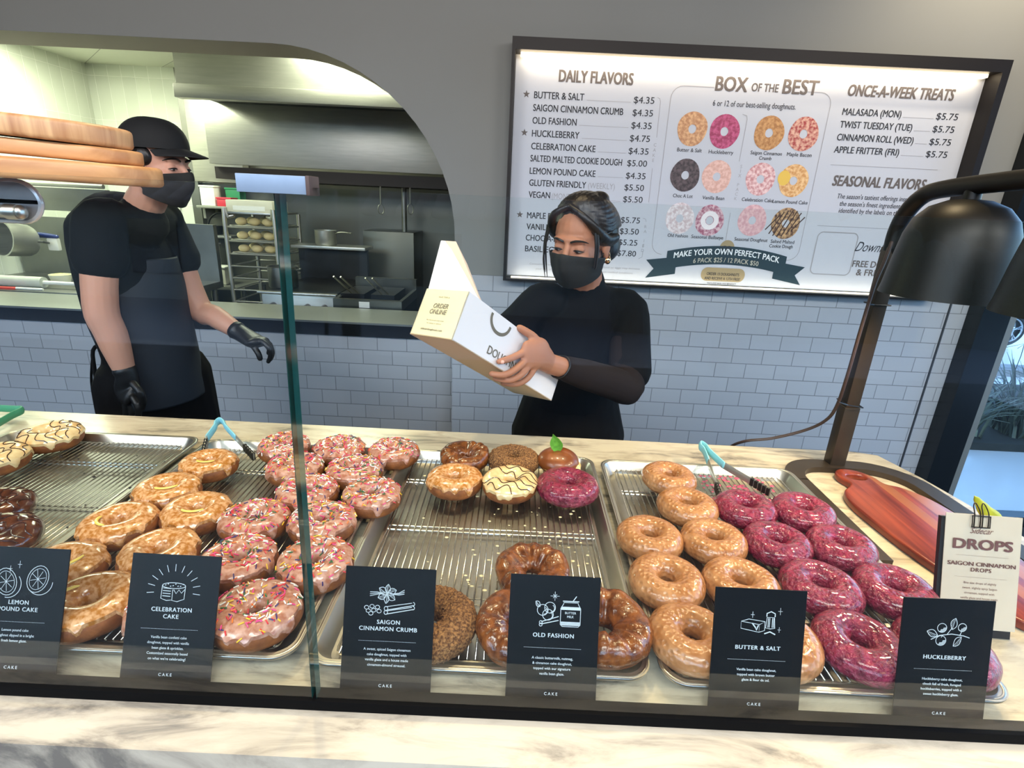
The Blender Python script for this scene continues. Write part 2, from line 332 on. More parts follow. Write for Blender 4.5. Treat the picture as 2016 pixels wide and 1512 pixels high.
# ---- pass-through sill
t = thing('pass_through_sill', 'stainless sill with a dark front edge along the kitchen opening', 'sill', (-2.5, 2.75, 0.868))
mb = MB(); mb.box((-5.5, 2.625, 0.869), (-0.313, 2.64, 0.932)); put('front_edge', mb, mat('sill_dark_edge', '25282a', 0.22, 0.5), t)
mb = MB(); mb.box((-5.5, 2.625, 0.932), (-0.313, 2.98, 0.942)); put('sill_top', mb, mat('sill_steel', 'aeb0ab', 0.35, 0.9, var=0.15, scale=5), t)
mb = MB(); mb.box((-5.5, 2.86, 0.72), (-0.313, 2.94, 0.931)); put('apron', mb, steel_d, t)
# ================================================================ the display counter
t = thing('display_counter', 'white grey-veined marble counter holding the doughnut trays', 'counter', (-0.3, 0.8, 0))
ce = [(-1.75, 0.388), (1.02, 0.388), (0.972, 0.90), (0.943, 1.085), (0.913, 1.198), (0.86, 1.212), (-1.75, 1.222)]
mb = MB(); mb.prism([(x, y, 0.93) for x, y in ce], (0, 0, 0.07)); put('marble_top', mb, marble, t, smooth=False)
mb = MB(); mb.prism([(-1.7, 0.43, 0.0), (0.94, 0.43, 0.0), (0.88, 1.17, 0.0), (-1.7, 1.17, 0.0)], (0, 0, 0.929)); put('counter_base', mb, mat('counter_base_paint', '44484c', 0.6), t, smooth=False)
# ---- black channel that carries the glass
gs = thing('glass_screen', 'clear front glass screen in a black channel, between viewer and doughnuts', 'glass screen', (-0.2, 0.45, 1.0))
mb = MB(); mb.box((-1.7, 0.4405, 1.0005), (1.0, 0.4595, 1.0145), bev=0.001)
put('channel', mb, mat('channel_black', '050505', 0.75, spec=0.08), gs, label='long black channel')
# ---- two panes of front glass leaning a little back
LEAN = math.atan2(0.024, 0.552)
edge_g = mat('green_glass_edge', '0e3a3a', 0.08, 0.0, coat=0.5, col2='27605c', scale=9, stretch=(1, 1, 0.6))
edge_t = mat('glass_edge_lit', 'a9c0b8', 0.12, 0.0, coat=0.6)  # pale colour stands in for lamp light reflected along the top edge
def pane(x0, x1, label):
    mb = MB(); a0, a1 = 0.4435, 0.4565; zt = 1.5545; z0 = 1.0125; dy = math.tan(LEAN) * (zt - z0)
    f = [(x0, a0, z0), (x1, a0, z0), (x1, a0 + dy, zt), (x0, a0 + dy, zt)]; b_ = [(x, y + a1 - a0, z) for x, y, z in f]
    mb.poly(f); mb.poly(b_[::-1])
    sides = [(0, 1), (1, 2), (2, 3), (3, 0)]
    for i, j in sides: mb.poly([f[i], b_[i], b_[j], f[j]])
    me = mb.mesh('glass_pane')
    for p in me.polygons:
        n = p.normal
        p.material_index = 2 if n.z > 0.8 else (1 if abs(n.x) > 0.5 or n.z < -0.8 else 0)
    return put('glass_pane', me, [glass, edge_g, edge_t], gs, smooth=False, label=label)
pane(-1.62, -0.2068, 'left glass pane in front of the counter, by the lemon doughnuts')
pane(-0.2018, 0.99, 'right glass pane in front of the counter, by the purple doughnuts')
c = aty(540, 371, 0.468)
mb = MB(); mb.box((c.x - 0.029, 0.462, 1.5485), (c.x + 0.029, 0.466, 1.563), bev=0.0008); mb.box((c.x - 0.029, 0.4785, 1.5485), (c.x + 0.029, 0.482, 1.563), bev=0.0008); mb.box((c.x - 0.0288, 0.4658, 1.5565), (c.x + 0.0288, 0.4787, 1.5628)); clip = put('clip', mb, mat('blue_grey_metal', '8496ab', 0.4, 0.15, var=0.1, scale=60), gs, label='blue-grey metal clip')
mb = MB(); mb.box((c.x + 0.0291, 0.4605, 1.548), (c.x + 0.0325, 0.4835, 1.5635), bev=0.0008); put('end_cap', mb, mat('rust_cap', '4c3a34', 0.6), clip, label='dark brown end cap')
# ================================================================ menu board
BY = 2.585
def bp(px, py): return aty(px, py, BY)
t = thing('menu_board', 'large framed menu board with a light strip, on the tiled back wall', 'menu board', (0.95, 2.6, 1.2))
mb = MB(); mb.box((-0.05, 2.588, 1.222), (1.98, 2.599, 2.17)); board_m = mat('menu_panel_white', 'bcbfc6', 0.45); put('panel', mb, board_m, t, smooth=False)
mb = MB(); mb.box((-0.066, 2.505, 2.150), (1.985, 2.599, 2.196)); put('frame_top', mb, mat('dark_bronze_frame', '17110d', 0.45, 0.2, spec=0.3), t)
mb = MB(); mb.box((1.955, 2.505, 1.205), (1.985, 2.599, 2.150)); put('frame_side', mb, MATS['dark_bronze_frame'], t)
mb = MB(); mb.box((-0.066, 2.505, 1.205), (-0.052, 2.599, 2.150)); put('frame_side', mb, MATS['dark_bronze_frame'], t)
mb = MB(); mb.box((-0.052, 2.505, 1.205), (1.955, 2.599, 1.2145)); put('frame_bottom', mb, MATS['dark_bronze_frame'], t)
mb = MB(); mb.box((-0.03, 2.545, 2.138), (1.93, 2.575, 2.1495)); led = mat('light_strip_glow', 'ffe9c4', emit=9.0); put('light_strip', mb, led, t)
area('board_strip', (0.95, 2.55, 2.134), 1.9, 0.9, (1, 0.83, 0.6), (R(14), 0, 0), 0.02)
mb = MB(); mb.box((-0.03, 2.545, 1.2148), (1.93, 2.575, 1.219)); put('light_strip', mb, mat('lower_strip_glow', 'fff0d8', emit=2.0), t)
area('board_strip_low', (0.95, 2.555, 1.222), 1.9, 0.45, (1, 0.88, 0.7), (R(180 - 14), 0, 0), 0.02)
ink = mat('dark_ink', '22242c', 0.6); ink2 = mat('grey_brown_ink', '5e5652', 0.6); ink3 = mat('pale_ink', '9a999c', 0.6)
UX = (1, 0, 0); UZ = (0, 0, 1); TY = 2.5872
def c5(x, y): return (980 + x / 2.8, 60 + y / 2.8)
def c6(x, y): return (1480 + x / 2.8, 60 + y / 2.8)
def onb(p): q = aty(p[0], p[1], TY); return V((q.x, TY, q.z))
def line(name, body, p0, p1, cap, m=ink, bold=0.012, shear=0, extra=None):
    """one printed line from baseline pixel p0 to right-end pixel p1; cap height in metres"""
    mb = MB(); a = onb(p0); b_ = onb(p1); text(mb, body, a, UX, UZ, cap, (b_ - a).x, 'L', bold, shear)
    if extra: extra(mb, a)
    return mb
def lput(name, mb, m): return put(name, mb, m, t, smooth=False)
def star(mb, c, r):
    pts = []
    for k in range(10):
        a = R(90 + 36 * k); rr = r if k % 2 == 0 else r * 0.42; pts.append((c[0] + rr * math.cos(a), TY, c[2] + rr * math.sin(a)))
    mb.poly(pts)
lput('heading', line('h', 'DAILY FLAVORS', c5(337, 281), c5(743, 299), 0.046, bold=0.034), ink2)
rows = [('BUTTER & SALT', (200, 373), (475, 384), '4.35', (749, 398), 1), ('SAIGON CINNAMON CRUMB', (195, 443), (690, 464), '4.35', (742, 470), 0),
        ('OLD FASHION', (191, 513), (433, 524), '4.35', (735, 541), 0), ('HUCKLEBERRY', (188, 584), (448, 595), '4.75', (727, 610), 1),
        ('CELEBRATION CAKE', (184, 654), (537, 669), '4.35', (720, 679), 0), ('SALTED MALTED COOKIE DOUGH', (180, 721), (683, 743), '5.00', (712, 748), 0),
        ('LEMON POUND CAKE', (176, 790), (537, 805), '4.35', (705, 816), 0), ('GLUTEN FRIENDLY', (173, 855), (485, 868), '5.50', (697, 880), 0),
        ('VEGAN', (170, 920), (287, 926), '5.50', (690, 945), 0), ('MAPLE BACON', (161, 1034), (398, 1045), '5.75', (677, 1060), 1),
        ('VANILLA BEAN', (158, 1096), (410, 1107), '3.50', (671, 1122), 0), ('CHOC-A-LOT', (154, 1157), (374, 1166), '5.25', (664, 1181), 0),
        ('BASIL EGGS BENEDICT', (150, 1217), (560, 1237), '7.80', (657, 1243), 0)]
for body, a, b_, pr, q, st in rows:
    o = lput('menu_line', line('r', body, c5(*a), c5(*b_), 0.0275, bold=0.016), ink)
    mb = MB(); pa = onb(c5(*a)); pq = onb(c5(*q)); text(mb, '$' + pr, (pq.x, TY, pa.z), UX, UZ, 0.0265, 0.089, 'L', 0.006); lput('price', mb, ink)
    if st: mb = MB(); star(mb, (pa.x - 0.034, TY, pa.z + 0.014), 0.016); lput('star', mb, ink2)
for body, a, b_, pr, q, st in rows:
    e = onb(c5(*b_)); q_ = onb(c5(*q)); pa = onb(c5(*a)); x0 = e.x + 0.012 + (0.135 if body in ('GLUTEN FRIENDLY', 'VEGAN') else 0)
    if q_.x - x0 > 0.03: mb = MB(); mb.ribbon([(x0, TY, pa.z + 0.002), (q_.x - 0.012, TY, pa.z + 0.002)], 0.0016, (0, -1, 0)); lput('price_leader', mb, ink3)
for body, a in (('(WEEKLY)', (497, 870)), ('(MONTHLY)', (297, 927))):
    mb = MB(); q_ = onb(c5(*a)); text(mb, body, q_, UX, UZ, 0.025, 0.122 if 'W' in body else 0.145); lput('lettering', mb, ink3)
for pts in ([(880, 370), (893, 375), (897, 392), (876, 590)], [(852, 760), (832, 948)], [(800, 1035), (815, 1040), (818, 1055)], [(800, 1215), (795, 1250), (775, 1258)]):
    mb = MB(); mb.ribbon([onb(c5(*p)) for p in pts], 0.0022, (0, -1, 0)); lput('rule', mb, ink3)
for ch, p in (('C', (866, 640)), ('A', (863, 668)), ('K', (860, 697)), ('E', (856, 725)), ('R', (814, 1090)), ('A', (811, 1116)), ('I', (805, 1168)), ('S', (802, 1193)), ('E', (800, 1196)), ('D', (797, 1220))):
    mb = MB(); text(mb, ch, onb(c5(*p)), UX, UZ, 0.014, None, 'C'); lput('letter', mb, ink3)
mb = MB(); a = onb(c5(175, 1290)); text(mb, 'Consuming raw or undercooked meats, poultry, seafood or eggs may increase', a, UX, UZ, 0.009, 0.53); text(mb, 'your risk of foodborne illness, especially with certain medical conditions.', a + V((0.03, 0, -0.022)), UX, UZ, 0.009, 0.47)
lput('small_print', mb, ink3)
# middle column
mb = MB(); a = onb((1408, 178)); text(mb, 'BOX', a, UX, UZ, 0.056, 0.135, 'L', 0.03); text(mb, 'OF THE', a + V((0.155, 0, 0.004)), UX, UZ, 0.032, 0.115, 'L', 0.02); text(mb, 'BEST', a + V((0.29, 0, 0.001)), UX, UZ, 0.056, 0.15, 'L', 0.03)
lput('heading', mb, ink2)
lput('subheading', line('s', '6 or 12 of our best-selling doughnuts.', (1403, 208), (1566, 215), 0.023, bold=0.004), ink)
for body, px, py, wd in (('Butter & Salt', 1357, 299, .11), ('Huckleberry', 1419, 303, .11), ('Saigon Cinnamon', 1508, 305, .14), ('Crumb', 1506, 315, .055), ('Maple Bacon', 1573, 308, .11), ('Choc A Lot', 1344, 389, .09), ('Vanilla Bean', 1404, 393, .1), ('Celebration Cake', 1491, 397, .145), ('Lemon Pound Cake', 1555, 401, .16), ('Old Fashion', 1334, 467, .095), ('Seasonal Bullseye', 1392, 470, .15), ('Seasonal Doughnut', 1478, 475, .155), ('Salted Malted', 1540, 479, .11), ('Cookie Dough', 1537, 488, .11)):
    mb = MB(); text(mb, body, onb((px, py)), UX, UZ, 0.0155, wd, 'C', 0.01); lput('caption', mb, ink)
for k, ch in ((0, 'S'), (1, 'I'), (2, 'X'), (4, 'P'), (5, 'A'), (6, 'C'), (7, 'K')):
    mb = MB(); text(mb, ch, onb((1459 - k * 1.6, 331 + k * 9)), UX, UZ, 0.014, None, 'C'); lput('letter', mb, ink3)
mb = MB()
a = onb((1326, 168)); b_ = onb((1640, 185)); zb = onb((1290, 500)).z; x0 = a.x - 0.005; x1 = b_.x; zt = a.z; r_ = 0.05
mb.ribbon([(x0 + 0.18, TY, zt), (x0 + r_, TY, zt)] + [(x0 + r_ - r_ * math.sin(R(q)), TY, zt - r_ + r_ * math.cos(R(q))) for q in range(15, 91, 15)] + [(x0, TY, zb + r_)] + [(x0 + r_ - r_ * math.cos(R(q)), TY, zb + r_ - r_ * math.sin(R(q))) for q in range(15, 91, 15)], 0.0026, (0, -1, 0)); lput('rule', mb, ink3); mb = MB()
mb.ribbon([(x1 - 0.14, TY, zt), (x1 - r_, TY, zt)] + [(x1 - r_ + r_ * math.sin(R(q)), TY, zt - r_ + r_ * math.cos(R(q))) for q in range(15, 91, 15)] + [(x1, TY, zb + r_)] + [(x1 - r_ + r_ * math.cos(R(q)), TY, zb + r_ - r_ * math.sin(R(q))) for q in range(15, 91, 15)] + [(x1 - 0.16, TY, zb)], 0.0026, (0, -1, 0)); lput('rule', mb, ink3); mb = MB()
m_ = onb((1462, 225)); mb.ribbon([(m_.x, TY, m_.z), (m_.x + 0.02, TY, m_.z - 0.005), (m_.x + 0.024, TY, m_.z - 0.02), (m_.x + 0.02, TY, m_.z - 0.19)], 0.0024, (0, -1, 0)); lput('rule', mb, ink3); mb = MB(); mb.ribbon([(m_.x + 0.02, TY, m_.z - 0.41), (m_.x + 0.02, TY, m_.z - 0.54)], 0.0024, (0, -1, 0))
lput('rule', mb, ink3)
pics = [(1363, 254, 'b07a50', 'd8a878'), (1426, 259, '93224f', 'c0507c'), (1514, 262, 'a06a34', 'c8955a'), (1582, 264, 'd8a890', '9c2c2c'), (1349, 345, '2c2024', '5a4a4c'), (1411, 348, 'd0a090', 'e4bcae'), (1497, 353, 'e8c8c4', 'c08080'), (1562, 356, 'c88c4c', 'e8c088'), (1338, 430, 'c4b0b0', 'e4dcdc'), (1397, 434, '9a5068', 'd8b8bc'), (1481, 434, 'c8989c', 'dcb4b4'), (1547, 440, 'c8a070', '4a2c20')]
for i, (px, py, c1, c2) in enumerate(pics):
    mb = MB(); c = onb((px, py)); ro = 0.066
    rows_ = [[V((c.x + r * (1 + 0.03 * math.sin(3 * R(a) + i)) * math.cos(R(a)), TY - 0.0003 * 0, c.z + r * 1.06 * math.sin(R(a)))) for a in range(0, 360, 12)] for r in (0.017, 0.045, ro)]
    mb.grid(rows_, cu=True); o = put('printed_doughnut', mb, mat('print_%d' % i, c2, 0.5, col2=c1, scale=70, contrast=0.25), t, smooth=False)
    if i in (7,):
        mb = MB(); mb.poly([(c.x - 0.045 + 0.028 * math.cos(R(a)), TY - 0.0006, c.z + 0.01 + 0.032 * math.sin(R(a))) for a in range(0, 360, 20)]); put('printed_lemon', mb, mat('print_lemon', 'e0b84a', 0.5), o, smooth=False)
    if i in (11,):
        mb = MB()
        for k in range(-3, 4): mb.ribbon([(c.x + k * 0.02 - 0.03, TY - 0.0006, c.z - math.sqrt(max(0.0001, 0.06 ** 2 - (k * 0.017) ** 2))), (c.x + k * 0.02 + 0.022, TY - 0.0006, c.z + math.sqrt(max(0.0001, 0.06 ** 2 - (k * 0.017) ** 2)))], 0.005, (0, -1, 0))
        put('printed_drizzle', mb, mat('print_choc', '3a2218', 0.5), o, smooth=False)
    if i in (9,):
        mb = MB(); mb.grid([[V((c.x + r * math.cos(R(a)), TY - 0.0006, c.z + r * math.sin(R(a)))) for a in range(0, 360, 20)] for r in (0.02, 0.042)], cu=True); put('printed_icing', mb, mat('print_white', 'e8e0e0', 0.5), o, smooth=False)
gold = mat('gold_print', '9c8a66', 0.5); teal = mat('banner_teal', '16303a', 0.5)
mb = MB(); c = onb((1431, 489)); mb.poly([(c.x + 0.035 * math.cos(R(a)), TY - 0.0004, c.z + 0.038 * math.sin(R(a))) for a in range(0, 360, 15)]); lput('gold_badge', mb, gold); mb = MB()
g = onb((1423, 541)); mb.poly([(p[0], TY - 0.0004, p[1]) for p in rrect(g.x - 0.105, g.z - 0.032, g.x + 0.105, g.z + 0.032, 0.03)]); lput('gold_badge', mb, gold)
mb = MB(); text(mb, 'OR', c + V((0, -0.001, -0.012)), UX, UZ, 0.024, None, 'C', 0.015); lput('badge_lettering', mb, ink); mb = MB(); text(mb, 'ORDER 13 DOUGHNUTS', g + V((0, -0.001, -0.004)), UX, UZ, 0.0135, 0.155, 'C', 0.01); text(mb, 'AND RECEIVE A 13TH FREE!', g + V((0, -0.001, -0.025)), UX, UZ, 0.0135, 0.17, 'C', 0.01); text(mb, '*INCLUDES BASIL EGG BENEDICT', g + V((0, -0.001, -0.046)), UX, UZ, 0.008, 0.14, 'C'); lput('badge_lettering', mb, ink)
L0 = onb((1312, 508)); R0 = onb((1545, 526)); cx_ = (L0.x + R0.x) / 2; hw = (R0.x - L0.x) / 2; zc = L0.z - 0.012
arc = lambda u, dz: V((cx_ + u * hw, TY - 0.0010, zc + dz + 0.035 * (1 - u * u)))
mb = MB(); mb.grid([[arc(-1 + 2 * k / 16, -0.040) for k in range(17)], [arc(-1 + 2 * k / 16, 0.045) for k in range(17)]])
for s_ in (-1, 1):
    x_ = cx_ + s_ * hw; mb.poly([(x_ - s_ * 0.05, TY - 0.0007, zc - 0.06), (x_ + s_ * 0.09, TY - 0.0007, zc - 0.085), (x_ + s_ * 0.055, TY - 0.0007, zc - 0.04), (x_ + s_ * 0.095, TY - 0.0007, zc + 0.0), (x_ - s_ * 0.05, TY - 0.0007, zc + 0.02)])
lput('banner', mb, teal)
def arctext(mb, body, dz, cap, width, bold):
    me, x0_, x1_ = tmesh(body, 0.0); sx = width / (x1_ - x0_); sy = cap / CAPH
    for kz, (ox, oy) in enumerate(((-1, -1), (1, -1), (-1, 1), (1, 1))):
        bb = bmesh.new(); bb.from_mesh(me)
        for v in bb.verts:
            u = ((v.co.x - x0_ + ox * bold) * sx - width / 2) / hw; p = arc(u, dz + (v.co.y + oy * bold * 0.7) * sy); v.co = V((p.x, p.y - 0.0006 - 0.00015 * kz, p.z))
        mb.add(bb)
mb = MB(); arctext(mb, 'MAKE YOUR OWN PERFECT PACK', 0.006, 0.027, 0.50, 0.018); lput('banner_lettering', mb, mat('white_print', 'e8ecec', 0.5))
mb = MB(); arctext(mb, '6 PACK $25 / 12 PACK $50', -0.030, 0.022, 0.31, 0.008); lput('banner_lettering', mb, gold if False else mat('pale_gold_print', 'b8b4a2', 0.5))
# right column
lput('heading', line('h', 'ONCE-A-WEEK TREATS', c6(527, 359), c6(1108, 388), 0.044, shear=0.12, bold=0.034), ink2)
for body, a, b_, q in (('MALASADA (MON)', (498, 465), (820, 481), (1015, 487)), ('TWIST TUESDAY (TUE)', (484, 535), (880, 554), (995, 558)), ('CINNAMON ROLL (WED)', (468, 605), (887, 625), (977, 629)), ('APPLE FRITTER (FRI)', (452, 673), (808, 690), (957, 698))):
    lput('menu_line', line('r', body, c6(*a), c6(*b_), 0.0275, bold=0.016), ink); mb = MB(); pa = onb(c6(*a)); pq = onb(c6(*q)); text(mb, '$5.75', (pq.x, TY, pa.z), UX, UZ, 0.0265, 0.094, 'L', 0.006); lput('price', mb, ink)
    e = onb(c6(*b_)); mb = MB(); mb.ribbon([(e.x + 0.01, TY, pa.z + 0.002), (pq.x - 0.01, TY, pa.z + 0.002)], 0.0016, (0, -1, 0)); lput('price_leader', mb, ink3)
lput('heading', line('h', 'SEASONAL FLAVORS', c6(443, 854), c6(950, 880), 0.044, shear=0.12, bold=0.034), ink2)
mb = MB()
for body, p, wd in (("The season's tastiest offerings inspired by", (470, 925), .385), ("the season's finest ingredients,", (483, 966), .29), ('identified by the labels on the trays', (478, 1004), .335)): text(mb, body, onb(c6(*p)), UX, UZ, 0.021, wd, 'L', 0.004, 0.08)
lput('small_print', mb, ink)
mb = MB(); a = onb(c6(565, 1216)); text(mb, 'Download the App', a, UX, UZ, 0.045, 0.36, 'L', -0.004, 0.5)
lput('script_lettering', mb, ink)
mb = MB(); a = onb(c6(552, 1302)); text(mb, 'FREE DOUGHNUT', a, UX, UZ, 0.03, 0.30, 'L', 0.02); a = onb(c6(573, 1349)); text(mb, '& FREE DRINK', a, UX, UZ, 0.03, 0.26, 'L', 0.02); lput('lettering', mb, ink2)
for p, q in (((435, 740), (1025, 770)), ((362, 1075), (890, 1103))): mb = MB(); a = onb(c6(*p)); b_ = onb(c6(*q)); mb.ribbon([a, (b_.x, TY, a.z)], 0.002, (0, -1, 0)); lput('rule', mb, ink3)
mb = MB()
a = onb(c6(318, 1340)); b_ = onb(c6(545, 1135)); mb.ribbon([(p[0], TY, p[1]) for p in rrect(a.x, a.z, a.x + 0.188, a.z + 0.193, 0.025)], 0.005, (0, -1, 0), closed=True); lput('rounded_frame', mb, ink3)
# ================================================================ sheet pans and racks
def make_pan():
    root = thing('sheet_pan', 'x', 'tray', (0, 0, 0)); X, Y_ = 0.2085, 0.2885
    mb = MB(); rings = []
    for ins, z, r in ((0.0, 0.0262, 0.03), (0.008, 0.0262, 0.026), (0.011, 0.0225, 0.024), (0.021, 0.0035, 0.020), (0.026, 0.0022, 0.018)):
        rings.append([V((p[0], p[1], z)) for p in rrect(-X + ins, -Y_ + ins, X - ins, Y_ - ins, r)])
    rings_out = [[V((p[0], p[1], z)) for p in rrect(-X + ins, -Y_ + ins, X - ins, Y_ - ins, r)] for ins, z, r in ((0.009, 0.0215, 0.026), (0.019, 0.003, 0.021), (0.024, 0.0012, 0.019))]
    vs = mb.grid(rings, cu=True); mb.b.faces.new(vs[-1])
    v2 = mb.grid(rings_out, cu=True); mb.b.faces.new(v2[-1][::-1])
    put('pan_body', mb, alu, root)
    mb = MB(); mb.tube([(p[0], p[1], 0.0235) for p in rrect(-X + 0.0035, -Y_ + 0.0035, X - 0.0035, Y_ - 0.0035, 0.028)], (0.0035, 0.0035), 10, up=(0, 0, 1), closed=True); put('rolled_rim', mb, alu, root)
    return root
def make_rack():
    root = thing('cooling_rack', 'x', 'rack', (0, 0, 0)); X, Y_ = 0.178, 0.262
    mb = MB(); mb.tube([(p[0], p[1], 0.0135) for p in rrect(-X, -Y_, X, Y_, 0.012, 4)], (0.0016, 0.0016), 6, closed=True); put('rack_frame', mb, wire_m, root)
    mb = MB(); mb.cyl((0, -Y_, 0.0158), (0, Y_, 0.0158), 0.00125, seg=6); me = mb.mesh('wire'); me.shade_smooth(); me.materials.append(wire_m)
    for k in range(34):
        o = bpy.data.objects.new('wire', me); COL.objects.link(o); o.parent = root; o.location = (-X + (k + 0.5) * 2 * X / 34, 0, 0)
    for y in (-0.165, 0.005, 0.165):
        mb = MB(); mb.cyl((-X, y, 0.0125), (X, y, 0.0125), 0.0018, seg=8); mb.cyl((-X, y + 0.012, 0.0125), (X, y + 0.012, 0.0125), 0.0014, seg=8); put('crossbar', mb, wire_m, root)
    for sx in (-1, 1):
        for sy in (-1, 1):
            mb = MB(); mb.tube([(sx * (X - 0.02), sy * 0.17, 0.0125), (sx * (X - 0.02), sy * 0.17 - 0.006, 0.0035), (sx * (X - 0.02), sy * 0.17 - 0.012, 0.0125)], 0.0012, 6); put('rack_foot', mb, wire_m, root)
    return root
def copytree(o, parent=None):
    c = o.copy(); COL.objects.link(c); c.parent = parent
    for ch in list(o.children): copytree(ch, c)
    return c
TX = {'A': (-0.885, 0.775, 0.6), 'B': (-0.4535, 0.772, 0.2), 'C': (-0.0235, 0.768, 0.0), 'D': (0.4055, 0.762, -0.3)}
plab = {'A': 'leftmost aluminium sheet pan, under the cream drizzled doughnuts', 'B': 'aluminium sheet pan under the lemon and sprinkled doughnuts', 'C': 'mostly empty aluminium sheet pan in the middle of the counter', 'D': 'aluminium sheet pan under the tan and purple doughnuts'}
rlab = {'A': 'leftmost wire cooling rack, specked with dark crumbs', 'B': 'wire cooling rack under the lemon and sprinkled doughnuts', 'C': 'nearly empty wire cooling rack with pale flakes in the middle tray', 'D': 'wire cooling rack spattered with pink glaze under the purple doughnuts'}
pan0 = make_pan(); rack0 = make_rack()
for i, k in enumerate('ABCD'):
    x, y, rz = TX[k]
    p = pan0 if i == 0 else copytree(pan0); p.location = (x, y, 1.0003); p.rotation_euler.z = R(rz); props(p, plab[k], 'tray', 'sheet pans on the counter')
    p = rack0 if i == 0 else copytree(rack0); p.location = (x, y, 1.0003); p.rotation_euler.z = R(rz); props(p, rlab[k], 'rack', 'cooling racks in the sheet pans')
ZR = 1.0003 + 0.0172
# ================================================================ doughnuts
RM, TA, TB = 0.0325, 0.0205, 0.0190
def dshape(u, v, kind, seed, off=0.0):
    a, b_ = TA + off, TB + off
    rr = RM
    if kind == 'old':
        # cracked old-fashion ring: an inner and an outer lip with a split between
        k = 1 + 0.10 * math.cos(2 * v - 1.2 + 0.5 * math.sin(u * 2 + seed)) * (1 if math.sin(v) > -0.1 else 0.2); a *= k; b_ *= k
    x = rr + a * math.cos(v); z = b_ * (1 + math.sin(v) * (1.0 if math.sin(v) > 0 else 0.93))
    if math.sin(v) < -0.75: z = max(z, 0.001)
    p = V((x * math.cos(u), x * math.sin(u), z))
    n = NZ.noise(p * 45 + V((seed * 3.1, 0, 0))); amp = {'old': 0.0026, 'crumb': 0.0012}.get(kind, 0.0011)
    d = V((math.cos(v) * math.cos(u), math.cos(v) * math.sin(u), math.sin(v)))
    p = p + d * n * amp
    if kind == 'crumb': p = p + d * (abs(NZ.noise(p * 400)) * 0.0040 + abs(NZ.noise(p * 230 + V((9, 0, 0)))) * 0.0022)
    if kind == 'old': p = p + d * (0.0022 * math.sin(9 * u + 3 * math.sin(2 * u + seed)) * max(0, math.sin(v)))
    if kind == 'huck' and off: p = p + d * max(0, NZ.noise(p * 300)) * 0.0011
    p.x *= 1 + 0.025 * math.sin(seed); p.y *= 1 - 0.025 * math.sin(seed * 1.7)
    return p
def torus(kind, seed, nu=56, nv=26):
    mb = MB(); mb.grid([[dshape(2 * math.pi * i / nu, 2 * math.pi * j / nv, kind, seed) for i in range(nu)] for j in range(nv)], cu=True, cv=True); return mb
def glaze(kind, seed, lo, drip, hi=215, off=0.0013, nu=88, nv=16):
    mb = MB(); rows = []
    rnd = random.Random(seed)
    ph = [rnd.uniform(0, 6.28) for _ in range(4)]
    for j in range(nv + 1):
        r = []
        for i in range(nu):
            u = 2 * math.pi * i / nu
            dd = drip * max(0, 0.45 * math.sin(7 * u + ph[0]) + 0.35 * math.sin(13 * u + ph[1]) + 0.3 * math.sin(4 * u + ph[2])) ** 1.2
            v0 = R(lo - dd); v1 = R(hi + 8 * math.sin(5 * u + ph[3])); t = j / nv; v = v0 + (v1 - v0) * t
            ed = min(1, t / 0.07, (1 - t) / 0.05); bead = 0.0005 * math.exp(-((t - 0.06) / 0.05) ** 2)
            r.append(dshape(u, v, kind, seed, -0.0008 + (off + 0.0008) * math.sqrt(max(0, ed)) + bead))
        rows.append(r)
    mb.grid(rows, cu=True); return mb
def bumpy(name, c1, c2, scale, rough, bscale, bstr, coat, vor=False, dist=0.0015, sub=0.0, con=0.35):
    m = mat(name, c1, rough, var=0, col2=c2, scale=scale, contrast=con, coat=coat, bump=0 if vor else bstr, bscale=bscale, bdist=dist, sub=sub)
    if vor:
        n = m.node_tree.nodes; L = m.node_tree.links.new; b = n['Principled BSDF']; tc = n.new('ShaderNodeTexCoord')
        t = n.new('ShaderNodeTexVoronoi'); t.inputs['Scale'].default_value = bscale; t.inputs['Randomness'].default_value = 0.55; L(tc.outputs['Object'], t.inputs[0])
        r = n.new('ShaderNodeMath'); r.operation = 'SMOOTH_MIN'; r.inputs[1].default_value = 0.55; r.inputs[2].default_value = 0.2; L(t.outputs['Distance'], r.inputs[0])
        bp = n.new('ShaderNodeBump'); bp.inputs['Strength'].default_value = bstr; bp.inputs['Distance'].default_value = dist; bp.invert = False; L(r.outputs[0], bp.inputs['Height']); L(bp.outputs[0], b.inputs['Normal'])
    return m
dough_t = bumpy('tan_dough', '9a5a28', '6a3816', 60, 0.6, 300, 0.4, 0)
dough_d = bumpy('dark_dough', '8a5026', '5e3216', 60, 0.6, 300, 0.4, 0)
g_lemon = bumpy('lemon_glaze', 'e0ac7c', 'b0702f', 150, 0.2, 90, 0.45, 0.6, con=0.24)
g_celeb = bumpy('pink_white_glaze', 'd0a28e', 'a86a50', 110, 0.22, 90, 0.4, 0.5, con=0.3)
g_butter = bumpy('brown_butter_glaze', 'bc875a', '9c6438', 45, 0.26, 130, 0.75, 0.45, vor=True, dist=0.004)
g_huck = bumpy('huckleberry_glaze', '9e2c4a', '6a1530', 110, 0.2, 190, 1.0, 0.6, dist=0.008)
g_old = bumpy('old_fashion_glaze', '8e5124', '54290f', 90, 0.22, 110, 0.8, 0.6, dist=0.003)
g_crumb = bumpy('cinnamon_crumb', 'a87848', '5e3a1e', 330, 0.9, 420, 1.0, 0, dist=0.004, con=0.25)
g_cream = bumpy('cream_glaze', 'ecd5a4', 'd9b27a', 60, 0.22, 50, 0.3, 0.5)
g_choc = bumpy('chocolate_glaze', '6a3a20', '3e2012', 60, 0.15, 60, 0.3, 0.8)
m_driz = mat('chocolate_drizzle', '3c1d10', 0.25, coat=0.5)
m_peel = mat('candied_lemon_peel', 'f0cf62', 0.35, sub=0.2, coat=0.3)
